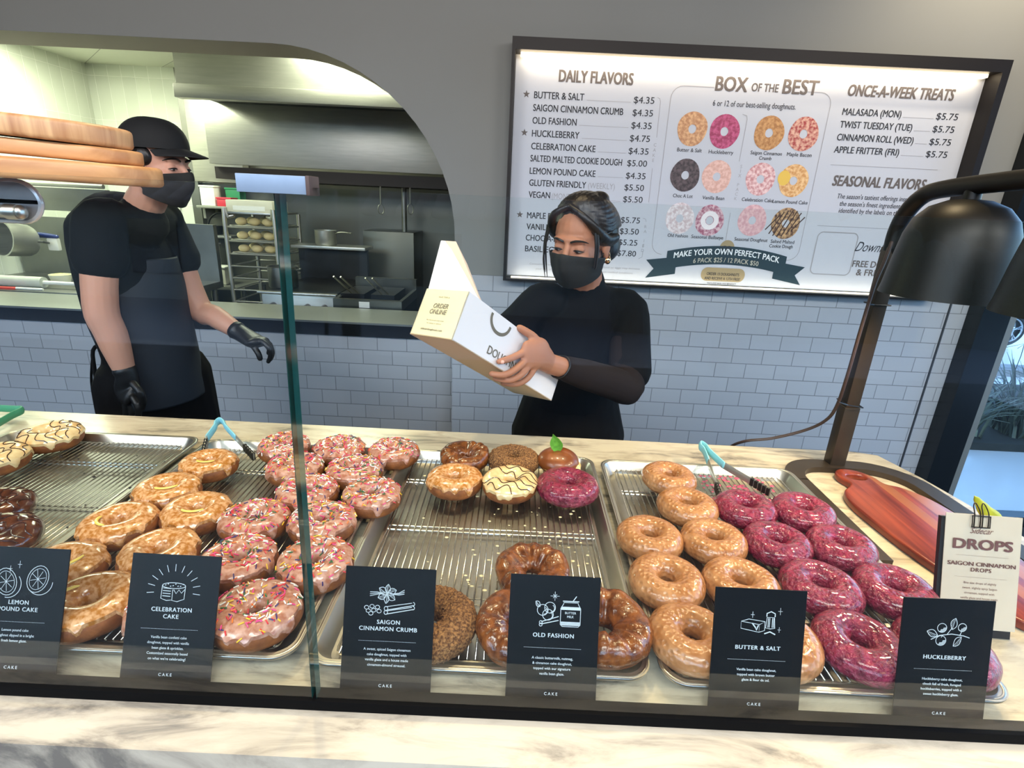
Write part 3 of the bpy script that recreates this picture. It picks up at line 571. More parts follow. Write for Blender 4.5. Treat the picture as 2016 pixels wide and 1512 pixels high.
SPR = [mat('sprinkle_' + n_, c_, 0.35) for n_, c_ in (('red', 'd8323a'), ('pink', 'e84a86'), ('white', 'f2ece4'), ('yellow', 'f2c02e'), ('orange', 'ee7a2c'), ('green', '2c6a3a'), ('purple', '3a2a66'))]
def sprinkles(seed, root, n=175):
    rnd = random.Random(seed); me_parts = []; mb = MB(); idx = []
    for k in range(n):
        u = rnd.uniform(0, 6.283); v = R(rnd.triangular(5, 190, 85)); p = dshape(u, v, 'plain', seed, 0.0022); q = dshape(u + 0.05, v, 'plain', seed, 0.0022); q2 = dshape(u, v + 0.08, 'plain', seed, 0.0022)
        a = (q - p).normalized(); b_ = (q2 - p).normalized(); th = rnd.uniform(0, 6.28); d = a * math.cos(th) + b_ * math.sin(th); L_ = rnd.uniform(0.0022, 0.0034)
        f0 = len(mb.b.faces); mb.tube([p - d * L_, p + d * L_], 0.00085, 6); c_ = rnd.choice((0, 0, 1, 1, 2, 2, 2, 3, 4, 5, 6))
        mb.b.faces.ensure_lookup_table()
        for f in mb.b.faces[f0:]: f.material_index = c_
    me = mb.mesh('sprinkles')
    put('sprinkles', me, SPR, root, kind='stuff', label='red, pink, white, yellow and dark sprinkles')
def drizzle(kind, seed, root, n=7):
    for k in range(n):
        x0 = -0.042 + k * 0.084 / (n - 1); pts = []
        for j in range(25):
            y = -0.05 + j * 0.1 / 24; xx = x0 + 0.006 * math.sin(j * 0.8 + k); rr_ = math.hypot(xx, y)
            c_ = (rr_ - RM) / TA
            if abs(c_) < 0.93: u = math.atan2(y, xx); v = math.acos(c_); pts.append(dshape(u, v, kind, seed, 0.0018))
            elif len(pts) > 3: break
            else: pts = []
        if len(pts) > 3: mb = MB(); mb.tube(pts, 0.0009, 6, up=(0, 0, 1)); put('drizzle', mb, m_driz, root)
def peel(seed, root, ang):
    pts = []
    for k in range(9):
        u = R(ang - 42 + 84 * k / 8); x = 0.022 + 0.016 * (k / 8) * 0.6; p = dshape(u, math.acos(max(-1, min(1, (x - RM) / TA))), 'plain', seed, 0.0028); pts.append(p)
    mb = MB(); mb.tube(pts, [(0.0012, 0.001)] + [(0.0024, 0.0016)] * 7 + [(0.0012, 0.001)], 8, up=(0, 0, 1)); put('lemon_peel', mb, m_peel, root, label='curved yellow strip of candied lemon peel')
def make_donut(kind, seed):
    root = thing({'lemon': 'glazed_doughnut', 'lemonplain': 'glazed_doughnut', 'celeb': 'sprinkled_doughnut', 'butter': 'butter_doughnut', 'huck': 'berry_doughnut', 'old': 'old_fashioned_doughnut', 'crumb': 'crumb_doughnut', 'cream': 'drizzled_doughnut', 'choc': 'chocolate_doughnut'}[kind], 'x', 'doughnut', (0, 0, 0))
    if kind == 'crumb': put('dough', torus('crumb', seed, 120, 52), g_crumb, root); return root
    if kind == 'old':
        put('dough', torus('old', seed, 72, 30), dough_d, root); put('glaze', glaze('old', seed, -12, 30, 205), g_old, root); return root
    put('dough', torus('plain', seed), dough_d if kind in ('huck', 'choc') else dough_t, root)
    lo, dr, gm = {'lemon': (26, 75, g_lemon), 'lemonplain': (26, 75, g_lemon), 'celeb': (22, 70, g_celeb), 'butter': (-38, 14, g_butter), 'huck': (-42, 20, g_huck), 'cream': (12, 50, g_cream), 'choc': (-20, 40, g_choc)}[kind]
    put('glaze', glaze('huck' if kind == 'huck' else 'plain', seed, lo, dr, off=0.0016), gm, root)
    if kind == 'lemon': peel(seed, root, -75)
    if kind == 'celeb': sprinkles(seed, root)
    if kind in ('cream', 'choc'): drizzle('plain', seed, root)
    return root
protos = {}
QUEUE = []
def donut(kind, px, py, label, group, rz=None, scale=1.0, var=0, tilt=(0, 0), dz=0.0):
    p = atz(px, py, 1.052); QUEUE.append([p.x, p.y + 0.004, scale, (kind, label, group, rz, scale, var)])
def bake_donuts(fixed):
    n = len(QUEUE)
    for it in range(120):
        for i in range(n):
            a = QUEUE[i]
            for j in list(range(i)):
                b = QUEUE[j]; dx = a[0] - b[0]; dy = a[1] - b[1]; d = math.hypot(dx, dy); m_ = 0.0525 * (a[2] + b[2])
                if d < m_: k = (m_ - d) / 2 / max(d, 1e-6) * 0.5; a[0] += dx * k; a[1] += dy * k; b[0] -= dx * k; b[1] -= dy * k
            for fx, fy, fr in fixed:
                dx = a[0] - fx; dy = a[1] - fy; d = math.hypot(dx, dy); m_ = 0.0525 * a[2] + fr
                if d < m_: k = (m_ - d) / max(d, 1e-6); a[0] += dx * k; a[1] += dy * k
            a[1] = max(a[1], (0.5325 if a[0] > 0.19 else 0.537) + 0.054 * (a[2] - 1)); a[1] = min(a[1], 1.005)
    for x, y, s_, (kind, label, group, rz, scale, var) in QUEUE: place_donut(kind, x, y, label, group, rz, scale, var)
def place_donut(kind, x, y, label, group, rz, scale, var):
    key = (kind, var)
    if key not in protos: protos[key] = make_donut(kind, 1.3 + var * 2.1); o = protos[key]
    else: o = copytree(protos[key])
    o.location = (x, y, ZR + 0.0003); o.rotation_euler.z = R(rz if rz is not None else random.uniform(0, 360)); o.scale = (scale,) * 3
    props(o, label, 'doughnut', group); return o
G = 'lemon glazed doughnuts'
donut('lemon', 384, 921, 'rearmost lemon glazed doughnut, nearest the blue tongs on the left', G, -8, 0.98)
donut('lemon', 322, 962, 'second rearmost lemon glazed doughnut, just behind the pair on the left', G, 8, 1.0, 0)
donut('lemon', 246, 1017, 'left one of the side-by-side pair of lemon glazed doughnuts', G, -50, 1.02, 1)
donut('lemon', 388, 1015, 'right one of the side-by-side pair of lemon glazed doughnuts', G, -4, 1.0, 1)
donut('lemon', 158, 1092, 'lemon glazed doughnut peeking out right of the lemon slices card', G, 40, 1.02, 0)
donut('lemonplain', 306, 1092, 'plain golden glazed doughnut rising behind the cake slice card', G, 0, 1.0, 1)
donut('lemon', 184, 1196, 'large lemon glazed doughnut at the front between two black cards', G, -95, 1.04, 1)
G = 'sprinkled pink doughnuts'
cl = [(579, 870, 'rearmost sprinkled doughnut at left, crossed by the glass edge'), (648, 886, 'rear sprinkled doughnut in the middle of the back row of three'), (738, 886, 'rear right sprinkled doughnut at the tray corner, next to the middle tray'),
      (611, 924, 'sprinkled doughnut of the second row, crossed by the glass edge'), (708, 927, 'sprinkled doughnut of the second row, on the right by the tray rim'), (577, 965, 'sprinkled doughnut of the third row, left of the glass edge'), (683, 967, 'sprinkled doughnut of the third row, right of the glass edge'),
      (518, 1021, 'sprinkled doughnut of the fourth row, left, beside the lemon pair'), (630, 1034, 'sprinkled doughnut of the fourth row, right, crossed by the glass edge'), (442, 1085, 'sprinkled doughnut half hidden behind the cake slice card'), (575, 1105, 'sprinkled doughnut of the second row from the front, at right'), (510, 1203, 'largest sprinkled doughnut at the front corner of its tray')]
for i, (x, y, l) in enumerate(cl): donut('celeb', x, y, l, G, None, 1.0 if i < 10 else 1.03, i % 4)
donut('celeb', 322, 1205, 'sprinkled doughnut almost wholly hidden behind the cake slice card', G, None, 1.0, 2)
G = 'single doughnuts at the back of the middle tray'
donut('old', 931, 889, 'cracked brown glazed doughnut at the rear left of the middle tray', G, 80, 0.98, 0)
donut('crumb', 1014, 896, 'small crumb coated doughnut at the rear of the middle tray', G, 0, 0.98, 0)
donut('lemonplain', 901, 927, 'light glazed doughnut at the front left of the group of six', G, 20, 1.0, 0)
donut('cream', 1008, 936, 'cream glazed doughnut with thin dark drizzle in the middle tray', G, 70, 1.02, 0)
donut('huck', 1116, 950, 'purple glazed doughnut alone in the middle tray below the filled bun', G, 0, 1.08, 0)
G = 'doughnuts at the front of the middle tray'
donut('old', 1048, 1126, 'brown cracked doughnut rising behind the milk jar card', G, 0, 1.0, 1)
donut('old', 1036, 1238, 'brown cracked doughnut showing left of the milk jar card', G, 90, 1.04, 0)
donut('crumb', 872, 1230, 'large crumb coated doughnut showing right of the cinnamon card', G, 0, 1.06, 1)
donut('old', 1192, 1238, 'large brown cracked doughnut showing right of the milk jar card', G, 30, 1.07, 1)
G = 'tan butter glazed doughnuts'
bl = [(1340, 962), (1377, 1014), (1293, 1068), (1424, 1077), (1328, 1145), (1462, 1152), (1375, 1252), (1540, 1295)]
ll = ['rearmost tan glazed doughnut, left of the blue tongs', 'second rearmost tan glazed doughnut, left of the purple ones', 'leftmost tan glazed doughnut, by the tray rim in the third row', 'tan glazed doughnut of the third row, beside the purple ones', 'tan glazed doughnut of the fourth row, by the left tray rim', 'tan glazed doughnut rising behind the butter and shaker card', 'large tan glazed doughnut left of the butter and shaker card', 'tan glazed doughnut showing right of the butter and shaker card']
for i, ((x, y), l) in enumerate(zip(bl, ll)): donut('butter', x, y, l, G, None, 1.0 + 0.012 * (i > 3), i % 3)
G = 'purple glazed doughnuts'
hl = [(1490, 1011), (1602, 1017), (1547, 1077), (1666, 1080), (1632, 1159), (1748, 1162), (1702, 1262), (1880, 1300)]
ll = ['rear left purple glazed doughnut, just in front of the blue tongs', 'rear right purple glazed doughnut, by the lamp base', 'purple glazed doughnut of the second row, left', 'purple glazed doughnut of the second row, right, by the end of the lamp base', 'purple glazed doughnut of the third row, left, above the butter and shaker card', 'purple glazed doughnut of the third row, right, above the berry sprig card', 'largest purple glazed doughnut, at the front between two black cards', 'purple glazed doughnut showing right of the berry sprig card']
for i, ((x, y), l) in enumerate(zip(hl, ll)): donut('huck', x, y, l, G, None, 1.0 + 0.02 * (i > 3), i % 3)
G = 'doughnuts on the far left tray'
donut('cream', 78, 858, 'cream glazed doughnut with brown drizzle, rear one on the far left', G, 60, 1.05, 1)
donut('cream', 0, 888, 'cream glazed doughnut with brown drizzle, cut by the left picture edge', G, 60, 1.05, 0)
donut('choc', -22, 992, 'brown glazed doughnut at the left edge, the rear one', G, 30, 1.0, 0)
donut('choc', -18, 1050, 'dark glazed doughnut with stripes at the left edge, behind the lemon card', G, 80, 1.04, 1)
# bun with basil leaf
p = atz(1098, 918, 1.03); p.y = min(p.y, 1.012)
bake_donuts([(p.x, p.y, 0.042)])
t = thing('filled_bun', 'round brown filled bun with a basil leaf standing in its top', 'bun', (p.x, p.y, ZR), 'single doughnuts at the back of the middle tray')
mb = MB(); mb.ell((p.x, p.y, ZR + 0.0255), (0.0435, 0.0435, 0.0255), seg=32, ring=20); put('bun_body', mb, bumpy('brown_bun', '8a4a20', '6a3414', 40, 0.35, 60, 0.15, 0.3), t)
mb = MB(); mb.ell((p.x + 0.004, p.y - 0.003, ZR + 0.0195), (0.044, 0.043, 0.009), seg=32, ring=10); put('pale_seam', mb, mat('pale_crumb', 'ddb777', 0.7, var=0.15, scale=80), t)
mb = MB(); mb.ell((p.x + 0.034, p.y - 0.016, ZR + 0.017), (0.012, 0.012, 0.011), seg=16, ring=10); put('cream_filling', mb, mat('custard_cream', 'efdc96', 0.4), t)
mb = MB(); rows = []
for k in range(9):
    t_ = k / 8; c = V((p.x - 0.002 - 0.014 * t_ ** 1.3, p.y - 0.002, ZR + 0.048 + 0.038 * t_)); wd = 0.0125 * math.sin(math.pi * min(1, 0.12 + t_ * 0.88)) + 0.0006
    rows.append([c + V((s_ * wd, -0.004 * abs(s_), 0.003 * s_ + 0.001 * math.sin(k * 2.5))) for s_ in (-1, -0.5, 0, 0.5, 1)])
mb.grid(rows); me = mb.mesh('leaf'); me = evalmesh(me, [('SOLIDIFY', dict(thickness=0.0007)), ('SUBSURF', dict(levels=1))]); put('basil_leaf', me, mat('basil_green', '74b23e', 0.4, col2='3f7a22', scale=120), t)
# crumbs, flakes and spilled glaze: nobody could count them
def specks(name, label, n, fn, m, r0, r1, seed, flat=0.5):
    rnd = random.Random(seed); mb = MB()
    for k in range(n):
        x, y = fn(rnd); r = rnd.uniform(r0, r1); mb.ell((x, y, ZR + r * flat * 0.6 + 0.0002), (r, r * rnd.uniform(0.5, 1), r * flat), M.Translation((0, 0, 0)), 6, 4)
    put(name, mb, m, kind='stuff', label=label, cat='crumbs')
specks('pale_flakes', 'pale sugar flakes scattered over the middle tray', 150, lambda r: (r.triangular(-0.19, 0.16, 0.11), r.uniform(0.52, 0.98)), mat('pale_flake', 'e6d8ac', 0.6), 0.0012, 0.0036, 3, 0.3)
specks('dark_crumbs', 'dark chocolate crumbs scattered on the far left tray', 26, lambda r: (r.uniform(-0.97, -0.68), r.uniform(0.62, 0.98)), mat('dark_crumb', '1c1012', 0.6), 0.0014, 0.0036, 5, 0.6)
specks('pink_glaze_bits', 'pink glaze spatter by the right blue tongs', 150, lambda r: (r.triangular(0.36, 0.575, 0.49), r.uniform(0.87, 1.015)), mat('pink_spatter', 'b8436a', 0.4), 0.0018, 0.0052, 8, 0.3)
# ================================================================ black cards against the trays
cream_ink = mat('card_white_ink', 'c9d0d4', 0.6); card_m = mat('card_black', '07080a', 0.45, spec=0.25)
CW, CHH, CL = 0.105, 0.150, R(20)
CU = V((1, 0, 0))
def card(xl, label, title, icon, para, lean=20):
    CV = V((0, math.sin(R(lean)), math.cos(R(lean)))); CN = CU.cross(CV)
    t = thing('flavour_card', label, 'card', (xl + CW / 2, 0.4605, 1.0005), 'black flavour cards behind the glass'); O = V((xl, 0.4605, 1.0008))
    q = lambda u, v, n=0.0: O + CU * (u * CW) + CV * (v * CHH) + CN * n
    mb = MB(); f = [q(0, 0), q(1, 0), q(1, 1), q(0, 1)]; mb.prism(f, -CN * 0.0014); put('card_sheet', mb, card_m, t, smooth=False)
    mb = MB(); e = -CN * 0.0016; mb.prism([q(0.42, 0.3) + e, q(0.58, 0.3) + e, V((xl + CW * 0.58, 0.4605 + 0.052, 1.0008 + 0.0275)), V((xl + CW * 0.42, 0.4605 + 0.052, 1.0008 + 0.0275))], V((0, 0.0004, 0.0012))); put('easel_flap', mb, card_m, t, smooth=False)
    mb = MB(); zt = 0.46 if len(title) == 1 else 0.42
    for i, l in enumerate(title): text(mb, l, q(0.5, 1 - zt - 0.052 * i - 0.012, 0.0006), CU, CV, 0.0048, None, 'C', 0.03, 0, 1.12)
    put('title_lettering', mb, cream_ink, t, smooth=False)
    mb = MB(); y0 = 0.63 if len(title) == 1 else 0.625
    for i, l in enumerate(para): text(mb, l, q(0.5, 1 - y0 - 0.04 * i - 0.01, 0.0006), CU, CV, 0.0029, None, 'C', 0.01)
    put('paragraph_lettering', mb, cream_ink, t, smooth=False); mb = MB()
    text(mb, 'CAKE', q(0.5, 0.085, 0.0006), CU, CV, 0.0034, None, 'C', 0.005, 0, 1.5); put('footer_lettering', mb, cream_ink, t, smooth=False); mb = MB()
    for k in range(40):
        a = q(0.18 + 0.64 * k / 40, 0.445 if len(title) == 1 else 0.435, 0.0006); mb.ribbon([a, a + CU * 0.0008], 0.0005, CN)
    put('dotted_rule', mb, cream_ink, t, smooth=False)
    mb = MB(); icon(lambda pts, w_=0.0007, cl=False: mb.ribbon([q(u, v, 0.0006) for u, v in pts], w_, CN, cl)); put('drawing', mb, cream_ink, t, smooth=False)
def circ(cx, cy, rx, ry=None, a0=0, a1=360, n=20, rot=0):
    ry = rx * CW / CHH if ry is None else ry; r_ = []
    for k in range(n + 1):
        a = R(a0 + (a1 - a0) * k / n); x, y = rx * math.cos(a), ry * math.sin(a) * CHH / CW; c, s_ = math.cos(R(rot)), math.sin(R(rot)); r_.append((cx + x * c - y * s_, cy + (x * s_ + y * c) * CW / CHH))
    return r_
def leafp(D, x0, y0, x1, y1, wd, fill=True):
    dx, dy = x1 - x0, y1 - y0; px_, py_ = -dy, dx; L_ = math.hypot(dx, dy)
    for s_ in (-1, 1): D([(x0 + dx * t / 8 + s_ * wd * px_ / L_ * math.sin(math.pi * t / 8), y0 + dy * t / 8 + s_ * wd * py_ / L_ * math.sin(math.pi * t / 8)) for t in range(9)])
    D([(x0, y0), (x1, y1)], 0.0004)
    if fill:
        for t in (2, 3, 4, 5, 6): D([(x0 + dx * t / 8, y0 + dy * t / 8), (x0 + dx * (t + 0.6) / 8 + wd * 0.75 * px_ / L_, y0 + dy * (t + 0.6) / 8 + wd * 0.75 * py_ / L_)], 0.0003)
def spark(D, x, y, r, n=4):
    for k in range(n): a = R(180 * k / n + 90); rr = r if k % 2 == 0 else r * 0.6; D([(x - rr * math.cos(a), y - rr * math.sin(a) * .7), (x + rr * math.cos(a), y + rr * math.sin(a) * .7)], 0.0005)
def ic_lemon(D):
    for cx_, cy_, rot in ((0.33, 0.735, 20), (0.68, 0.765, -20)):
        D(circ(cx_, cy_, 0.115, 0.105, rot=rot), cl=False); D(circ(cx_, cy_, 0.09, 0.083, rot=rot), 0.0005)
        for k in range(8): a = R(45 * k + 10); D([(cx_, cy_), (cx_ + 0.085 * math.cos(a), cy_ + 0.072 * math.sin(a))], 0.0005)
        D(circ(cx_ + 0.03, cy_ - 0.02, 0.14, 0.1, -120, 20, rot=rot))
    spark(D, 0.46, 0.87, 0.04, 2); spark(D, 0.36, 0.835, 0.035, 2)
def ic_cake(D):
    for k in range(11): a = R(-6 + 19.2 * k); D([(0.5 + 0.22 * math.cos(a), 0.725 + 0.15 * math.sin(a)), (0.5 + 0.30 * math.cos(a), 0.725 + 0.205 * math.sin(a))])
    D(circ(0.5, 0.765, 0.13, 0.022)); D([(0.37, 0.765), (0.365, 0.665), (0.43, 0.65), (0.48, 0.655)]); D([(0.63, 0.765), (0.625, 0.665), (0.55, 0.645), (0.49, 0.652), (0.49, 0.735)])
    for k in range(4): D([(0.38, 0.745 - 0.02 * k), (0.47, 0.742 - 0.02 * k)], 0.0008)
    D([(0.50, 0.735), (0.53, 0.705), (0.56, 0.735), (0.59, 0.71), (0.625, 0.74)])
    for k in range(8): D([(0.4 + 0.028 * k, 0.765 + 0.01 * math.sin(k * 2)), (0.412 + 0.028 * k, 0.77 + 0.01 * math.sin(k * 2))], 0.0009)
def ic_cin(D):
    for k in range(6): a = R(60 * k + 25); leafp(D, 0.47, 0.80, 0.47 + 0.11 * math.cos(a), 0.80 + 0.075 * math.sin(a), 0.028)
    for s_ in (-0.01, 0.005, 0.02): D([(0.28, 0.79 + s_), (0.36, 0.80 + s_ * 0.6), (0.44, 0.80)]); D([(0.5, 0.80), (0.6, 0.80 + s_ * 0.5), (0.66, 0.815 + s_)])
    for dy in (0.0, 0.03): D([(0.46, 0.668 + dy * 1.1), (0.75, 0.705 + dy * 1.1)]); D([(0.47, 0.645 + dy), (0.77, 0.69 + dy)], 0.0009); D(circ(0.465, 0.658 + dy, 0.02, 0.016)); D(circ(0.76, 0.70 + dy, 0.02, 0.014, -90, 90))
    for x, y in ((0.25, 0.69), (0.31, 0.70), (0.37, 0.695), (0.27, 0.665), (0.33, 0.67), (0.39, 0.665), (0.3, 0.645)): D(circ(x, y, 0.024, 0.014), cl=False)
def ic_milk(D):
    D([(0.57, 0.63), (0.57, 0.755), (0.60, 0.79), (0.60, 0.80), (0.76, 0.80), (0.76, 0.79), (0.79, 0.755), (0.79, 0.63), (0.77, 0.615), (0.59, 0.615)], cl=True); D([(0.59, 0.81), (0.77, 0.81)], 0.001); D([(0.70, 0.81), (0.74, 0.85)], 0.001)
    for y0_, y1_ in ((0.745, 0.765), (0.625, 0.65)):
        for k in range(6): y = y0_ + (y1_ - y0_) * k / 5; D([(0.575, y), (0.785, y)], 0.0006)
    for cx_, cy_ in ((0.37, 0.735), (0.45, 0.755), (0.43, 0.70)): D(circ(cx_, cy_, 0.06, 0.042)); D(circ(cx_ + 0.01, cy_ - 0.005, 0.04, 0.028, -90, 60))
    leafp(D, 0.34, 0.76, 0.29, 0.80, 0.02)
    for dy in (0, 0.03): D([(0.36, 0.635 - dy * 0.6 + 0.01), (0.55, 0.69 - dy)], 0.001); D(circ(0.355, 0.64 - dy * 0.6, 0.016, 0.012))
    spark(D, 0.5, 0.845, 0.05, 4)
def ic_milk_txt(D): ic_milk(D)
def ic_butter(D):
    D([(0.30, 0.69), (0.30, 0.745), (0.50, 0.725), (0.50, 0.665)], cl=True); D([(0.30, 0.745), (0.38, 0.765), (0.56, 0.75), (0.50, 0.725)]); D([(0.56, 0.75), (0.56, 0.68), (0.50, 0.665)])
    D([(0.42, 0.735), (0.46, 0.70), (0.47, 0.68), (0.49, 0.72)], 0.0014)
    D([(0.57, 0.70), (0.58, 0.785), (0.66, 0.785), (0.67, 0.70), (0.62, 0.695)], cl=True); D([(0.575, 0.79), (0.575, 0.815), (0.62, 0.83), (0.665, 0.815), (0.665, 0.79)], 0.0012)
    for x in (0.595, 0.61, 0.64, 0.655): D([(x, 0.705), (x, 0.78)], 0.0008)
    D([(0.56, 0.655), (0.62, 0.672), (0.68, 0.652)], 0.0014); spark(D, 0.72, 0.835, 0.04, 2); spark(D, 0.42, 0.80, 0.035, 2); spark(D, 0.72, 0.69, 0.03, 2)
def ic_berry(D):
    D([(0.33, 0.68), (0.42, 0.715), (0.55, 0.73), (0.68, 0.72), (0.75, 0.705)], 0.0009); D([(0.5, 0.725), (0.55, 0.78)]); D([(0.64, 0.722), (0.66, 0.76)]); D([(0.46, 0.72), (0.44, 0.70)])
    for cx_, cy_, r_ in ((0.44, 0.775, 0.05), (0.66, 0.785, 0.045), (0.44, 0.675, 0.055)):
        D(circ(cx_, cy_, r_)); 
        for k in range(5): D(circ(cx_, cy_, r_ * 0.85 - 0.006 * k, None, -120, 10), 0.0004)
    leafp(D, 0.55, 0.765, 0.58, 0.855, 0.035); leafp(D, 0.40, 0.715, 0.28, 0.745, 0.028); leafp(D, 0.66, 0.71, 0.58, 0.635, 0.03)
card(-0.618, 'black card with lemon slices drawing, cut by the left picture edge', ['LEMON', 'POUND CAKE'], ic_lemon, ['Lemon pound cake', 'doughnut dipped in a bright', 'fresh lemon glaze.'], 24)
card(-0.4385, 'black card with a cake slice drawing, in front of the sprinkled doughnuts', ['CELEBRATION', 'CAKE'], ic_cake, ['Vanilla bean confetti cake', 'doughnut, topped with vanilla', 'bean glaze & sprinkles.', 'Customized seasonally based', "on what we're celebrating!"], 24)
card(-0.1825, 'black card with cinnamon sticks drawing, at the left of the middle tray', ['SAIGON', 'CINNAMON CRUMB'], ic_cin, ['A sweet, spiced Saigon cinnamon', 'cake doughnut, topped with', 'vanilla glaze and a house made', 'cinnamon-almond streusel.'])
card(0.0095, 'black card with a milk jar drawing, at the right of the middle tray', ['OLD FASHION'], ic_milk, ['A classic buttermilk, nutmeg,', '& cinnamon cake doughnut,', 'topped with our signature', 'vanilla bean glaze.'])
card(0.2445, 'black card with a butter and salt shaker drawing', ['BUTTER & SALT'], ic_butter, ['Vanilla bean cake doughnut,', 'topped with brown butter', 'glaze & fleur de sel.'], 16)
card(0.4585, 'black card with a berry sprig drawing, rightmost of the black cards', ['HUCKLEBERRY'], ic_berry, ['Huckleberry cake doughnut,', 'chock full of fresh, foraged', 'huckleberries, topped with a', 'sweet huckleberry glaze.'], 15)
CV = V((0, math.sin(R(20)), math.cos(R(20)))); CN = CU.cross(CV); mb = MB(); O = V((0.0095, 0.4605, 1.0008)); mt = [o for o in bpy.data.objects if o.name.startswith('flavour_card') and 'milk jar' in o.get('label', '')][0]
for l, v in (('BUTTER', 0.712), ('MILK', 0.683)): text(mb, l, O + CU * (0.68 * CW) + CV * (v * CHH) + CN * 0.0006, CU, CV, 0.0026, None, 'C', 0.02)
put('jar_lettering', mb, cream_ink, mt, smooth=False)
# ================================================================ tongs
def tongs(apex, joints, tips, label, hcol, za, zj, zt, tipblack=True):
    A = atz(*apex, za); t = thing('serving_tongs', label, 'tongs', (A.x, A.y, ZR), 'serving tongs'); hm = mat('silicone_' + hcol, hcol, 0.5)
    Js = [atz(*j, zj) for j in joints]; Ts = [atz(*q, zt) for q in tips]
    pts = [Js[0], Js[0].lerp(A, 0.6) + V((0, 0, 0.0)), A + (Js[0] - A).normalized() * 0.012 + V((-0.004, 0.0, 0)), A, A + (Js[1] - A).normalized() * 0.012 + V((0.004, 0, 0)), Js[1].lerp(A, 0.6), Js[1]]
    mb = MB(); mb.tube(pts, [(0.0035, 0.009)] * 7, 10, smooth=5, up=(0, 0, 1)); put('handle', mb, hm, t)
    for J, T_ in zip(Js, Ts):
        d = (T_ - J); mb = MB(); mb.tube([J - d * 0.05, J + d * 0.5, T_], [(0.0018, 0.0085), (0.0018, 0.008), (0.0016, 0.0085)], 10, smooth=4, up=(0, 0, 1)); a_ = put('arm', mb, steel, t)
        if tipblack:
            mb = MB(); dn = d.normalized(); sd = dn.cross(V((0, 0, 1))).normalized()
            for k in range(5): c = T_ - dn * (0.004 + 0.009 * k); mb.box((-0.0035, -0.0035, -0.008), (0.0035, 0.0035, 0.008), M.Translation(c) @ M.Rotation(math.atan2(dn.y, dn.x), 4, 'Z'), bev=0.001)
            put('scalloped_tip', mb, mat('dark_tip', '2b2a28', 0.4, 0.5), a_)
    return t
tongs((433, 828), ((408, 862), (464, 862)), ((400, 896), (500, 900)), 'pale blue handled tongs at the back of the lemon doughnut tray', '7fc0cf', 1.060, 1.046, 1.030)
tongs((1380, 874), ((1394, 908), (1425, 916)), ((1418, 981), (1516, 970)), 'pale blue handled tongs on the rack behind the purple doughnuts', '84c6cc', 1.052, 1.042, 1.030)
tongs((44, 806), ((-14, 803), (-8, 836)), ((-90, 806), (-84, 850)), 'green handled tongs at the left end of the counter', '3f8f68', 1.020, 1.018, 1.012, False)
# ================================================================ heat lamp with two shades
t = thing('heat_lamp', 'dark bronze two shade heat lamp standing on a U shaped base', 'lamp', (0.757, 1.12, 1.0))
base = [(0.612, 0.752)] + [(0.612, 1.03)]
for k in range(0, 9): a = R(180 - 90 * k / 8); base.append((0.712 + 0.10 * math.cos(a), 1.03 + 0.10 * math.sin(a)))
for k in range(0, 9): a = R(90 - 90 * k / 8); base.append((0.80 + 0.12 * math.cos(a), 1.01 + 0.12 * math.sin(a)))
base.append((0.93, 0.72))
def strip(pts, wd, z0, z1):
    mb = MB(); n = len(pts); rows = []
    for i in range(n):
        a = V((*pts[max(i - 1, 0)], 0)); b_ = V((*pts[min(i + 1, n - 1)], 0)); d = (b_ - a).normalized(); nr = V((d.y, -d.x, 0)); p = V((*pts[i], 0))
        rows.append([p + nr * wd + V((0, 0, z0)), p + V((0, 0, z0)), p + V((0, 0, z1)), p + nr * wd + V((0, 0, z1))])
    vs = mb.grid(rows, cu=True); mb.b.faces.new(vs[0][::-1]); mb.b.faces.new(vs[-1]); return mb
put('base', strip(base, 0.040, 1.0004, 1.0135), bronze, t)
PX = 0.757
mb = MB(); mb.box((PX - 0.017, 1.103, 1.0135), (PX + 0.017, 1.131, 1.155), bev=0.0015); put('post_sleeve', mb, bronze, t)
mb = MB(); mb.box((PX - 0.0145, 1.105, 1.155), (PX + 0.0145, 1.129, 1.50), bev=0.0015); put('post', mb, bronze, t)
ar = [V((PX, 1.117, 1.495)), V((PX, 1.117, 1.53)), V((PX, 1.105, 1.565)), V((PX, 1.075, 1.595)), V((PX, 1.03, 1.608)), V((PX, 0.9, 1.617)), V((PX, 0.60, 1.632))]
mb = MB(); mb.tube(ar, (0.0155, 0.0155), 14, smooth=5, up=(1, 0, 0)); put('arm', mb, lampk, t)
def shade(y, zt):
    mb = MB(); pr = [(0.001, 0.0), (0.03, -0.003), (0.055, -0.014), (0.073, -0.034), (0.082, -0.06), (0.088, -0.10), (0.094, -0.15), (0.097, -0.165), (0.094, -0.165), (0.085, -0.11), (0.079, -0.06), (0.06, -0.022), (0.001, -0.008)]
    mb.lathe(pr, (PX, y, zt), 40); s_ = put('lamp_shade', mb, lampk, t)
    mb = MB(); mb.cyl((PX, y, zt - 0.002), (PX, y, zt + 0.03), 0.013, 0.012); put('shade_neck', mb, lampk, s_)
    mb = MB(); mb.ell((PX, y, zt - 0.075), (0.032, 0.032, 0.045)); put('bulb', mb, mat('heat_bulb', 'ffdca0', emit=6.0), s_)
    spot('heat_lamp_light', (PX, y, zt - 0.135), (PX - 0.18, y - 0.02, 1.0), 9, (1, 0.72, 0.42), 120, 0.5, 0.03)
shade(0.955, 1.592); shade(0.712, 1.602)
cp = [V((PX - 0.010, 1.108, 1.51)), V((PX - 0.019, 1.101, 1.47)), aty(1722, 560, 1.095), aty(1694, 650, 1.092), aty(1668, 740, 1.095), aty(1647, 800, 1.11), aty(1625, 828, 1.14), aty(1585, 847, 1.17), aty(1520, 863, 1.20), aty(1470, 868, 1.225), aty(1438, 880, 1.26), aty(1425, 905, 1.275)]
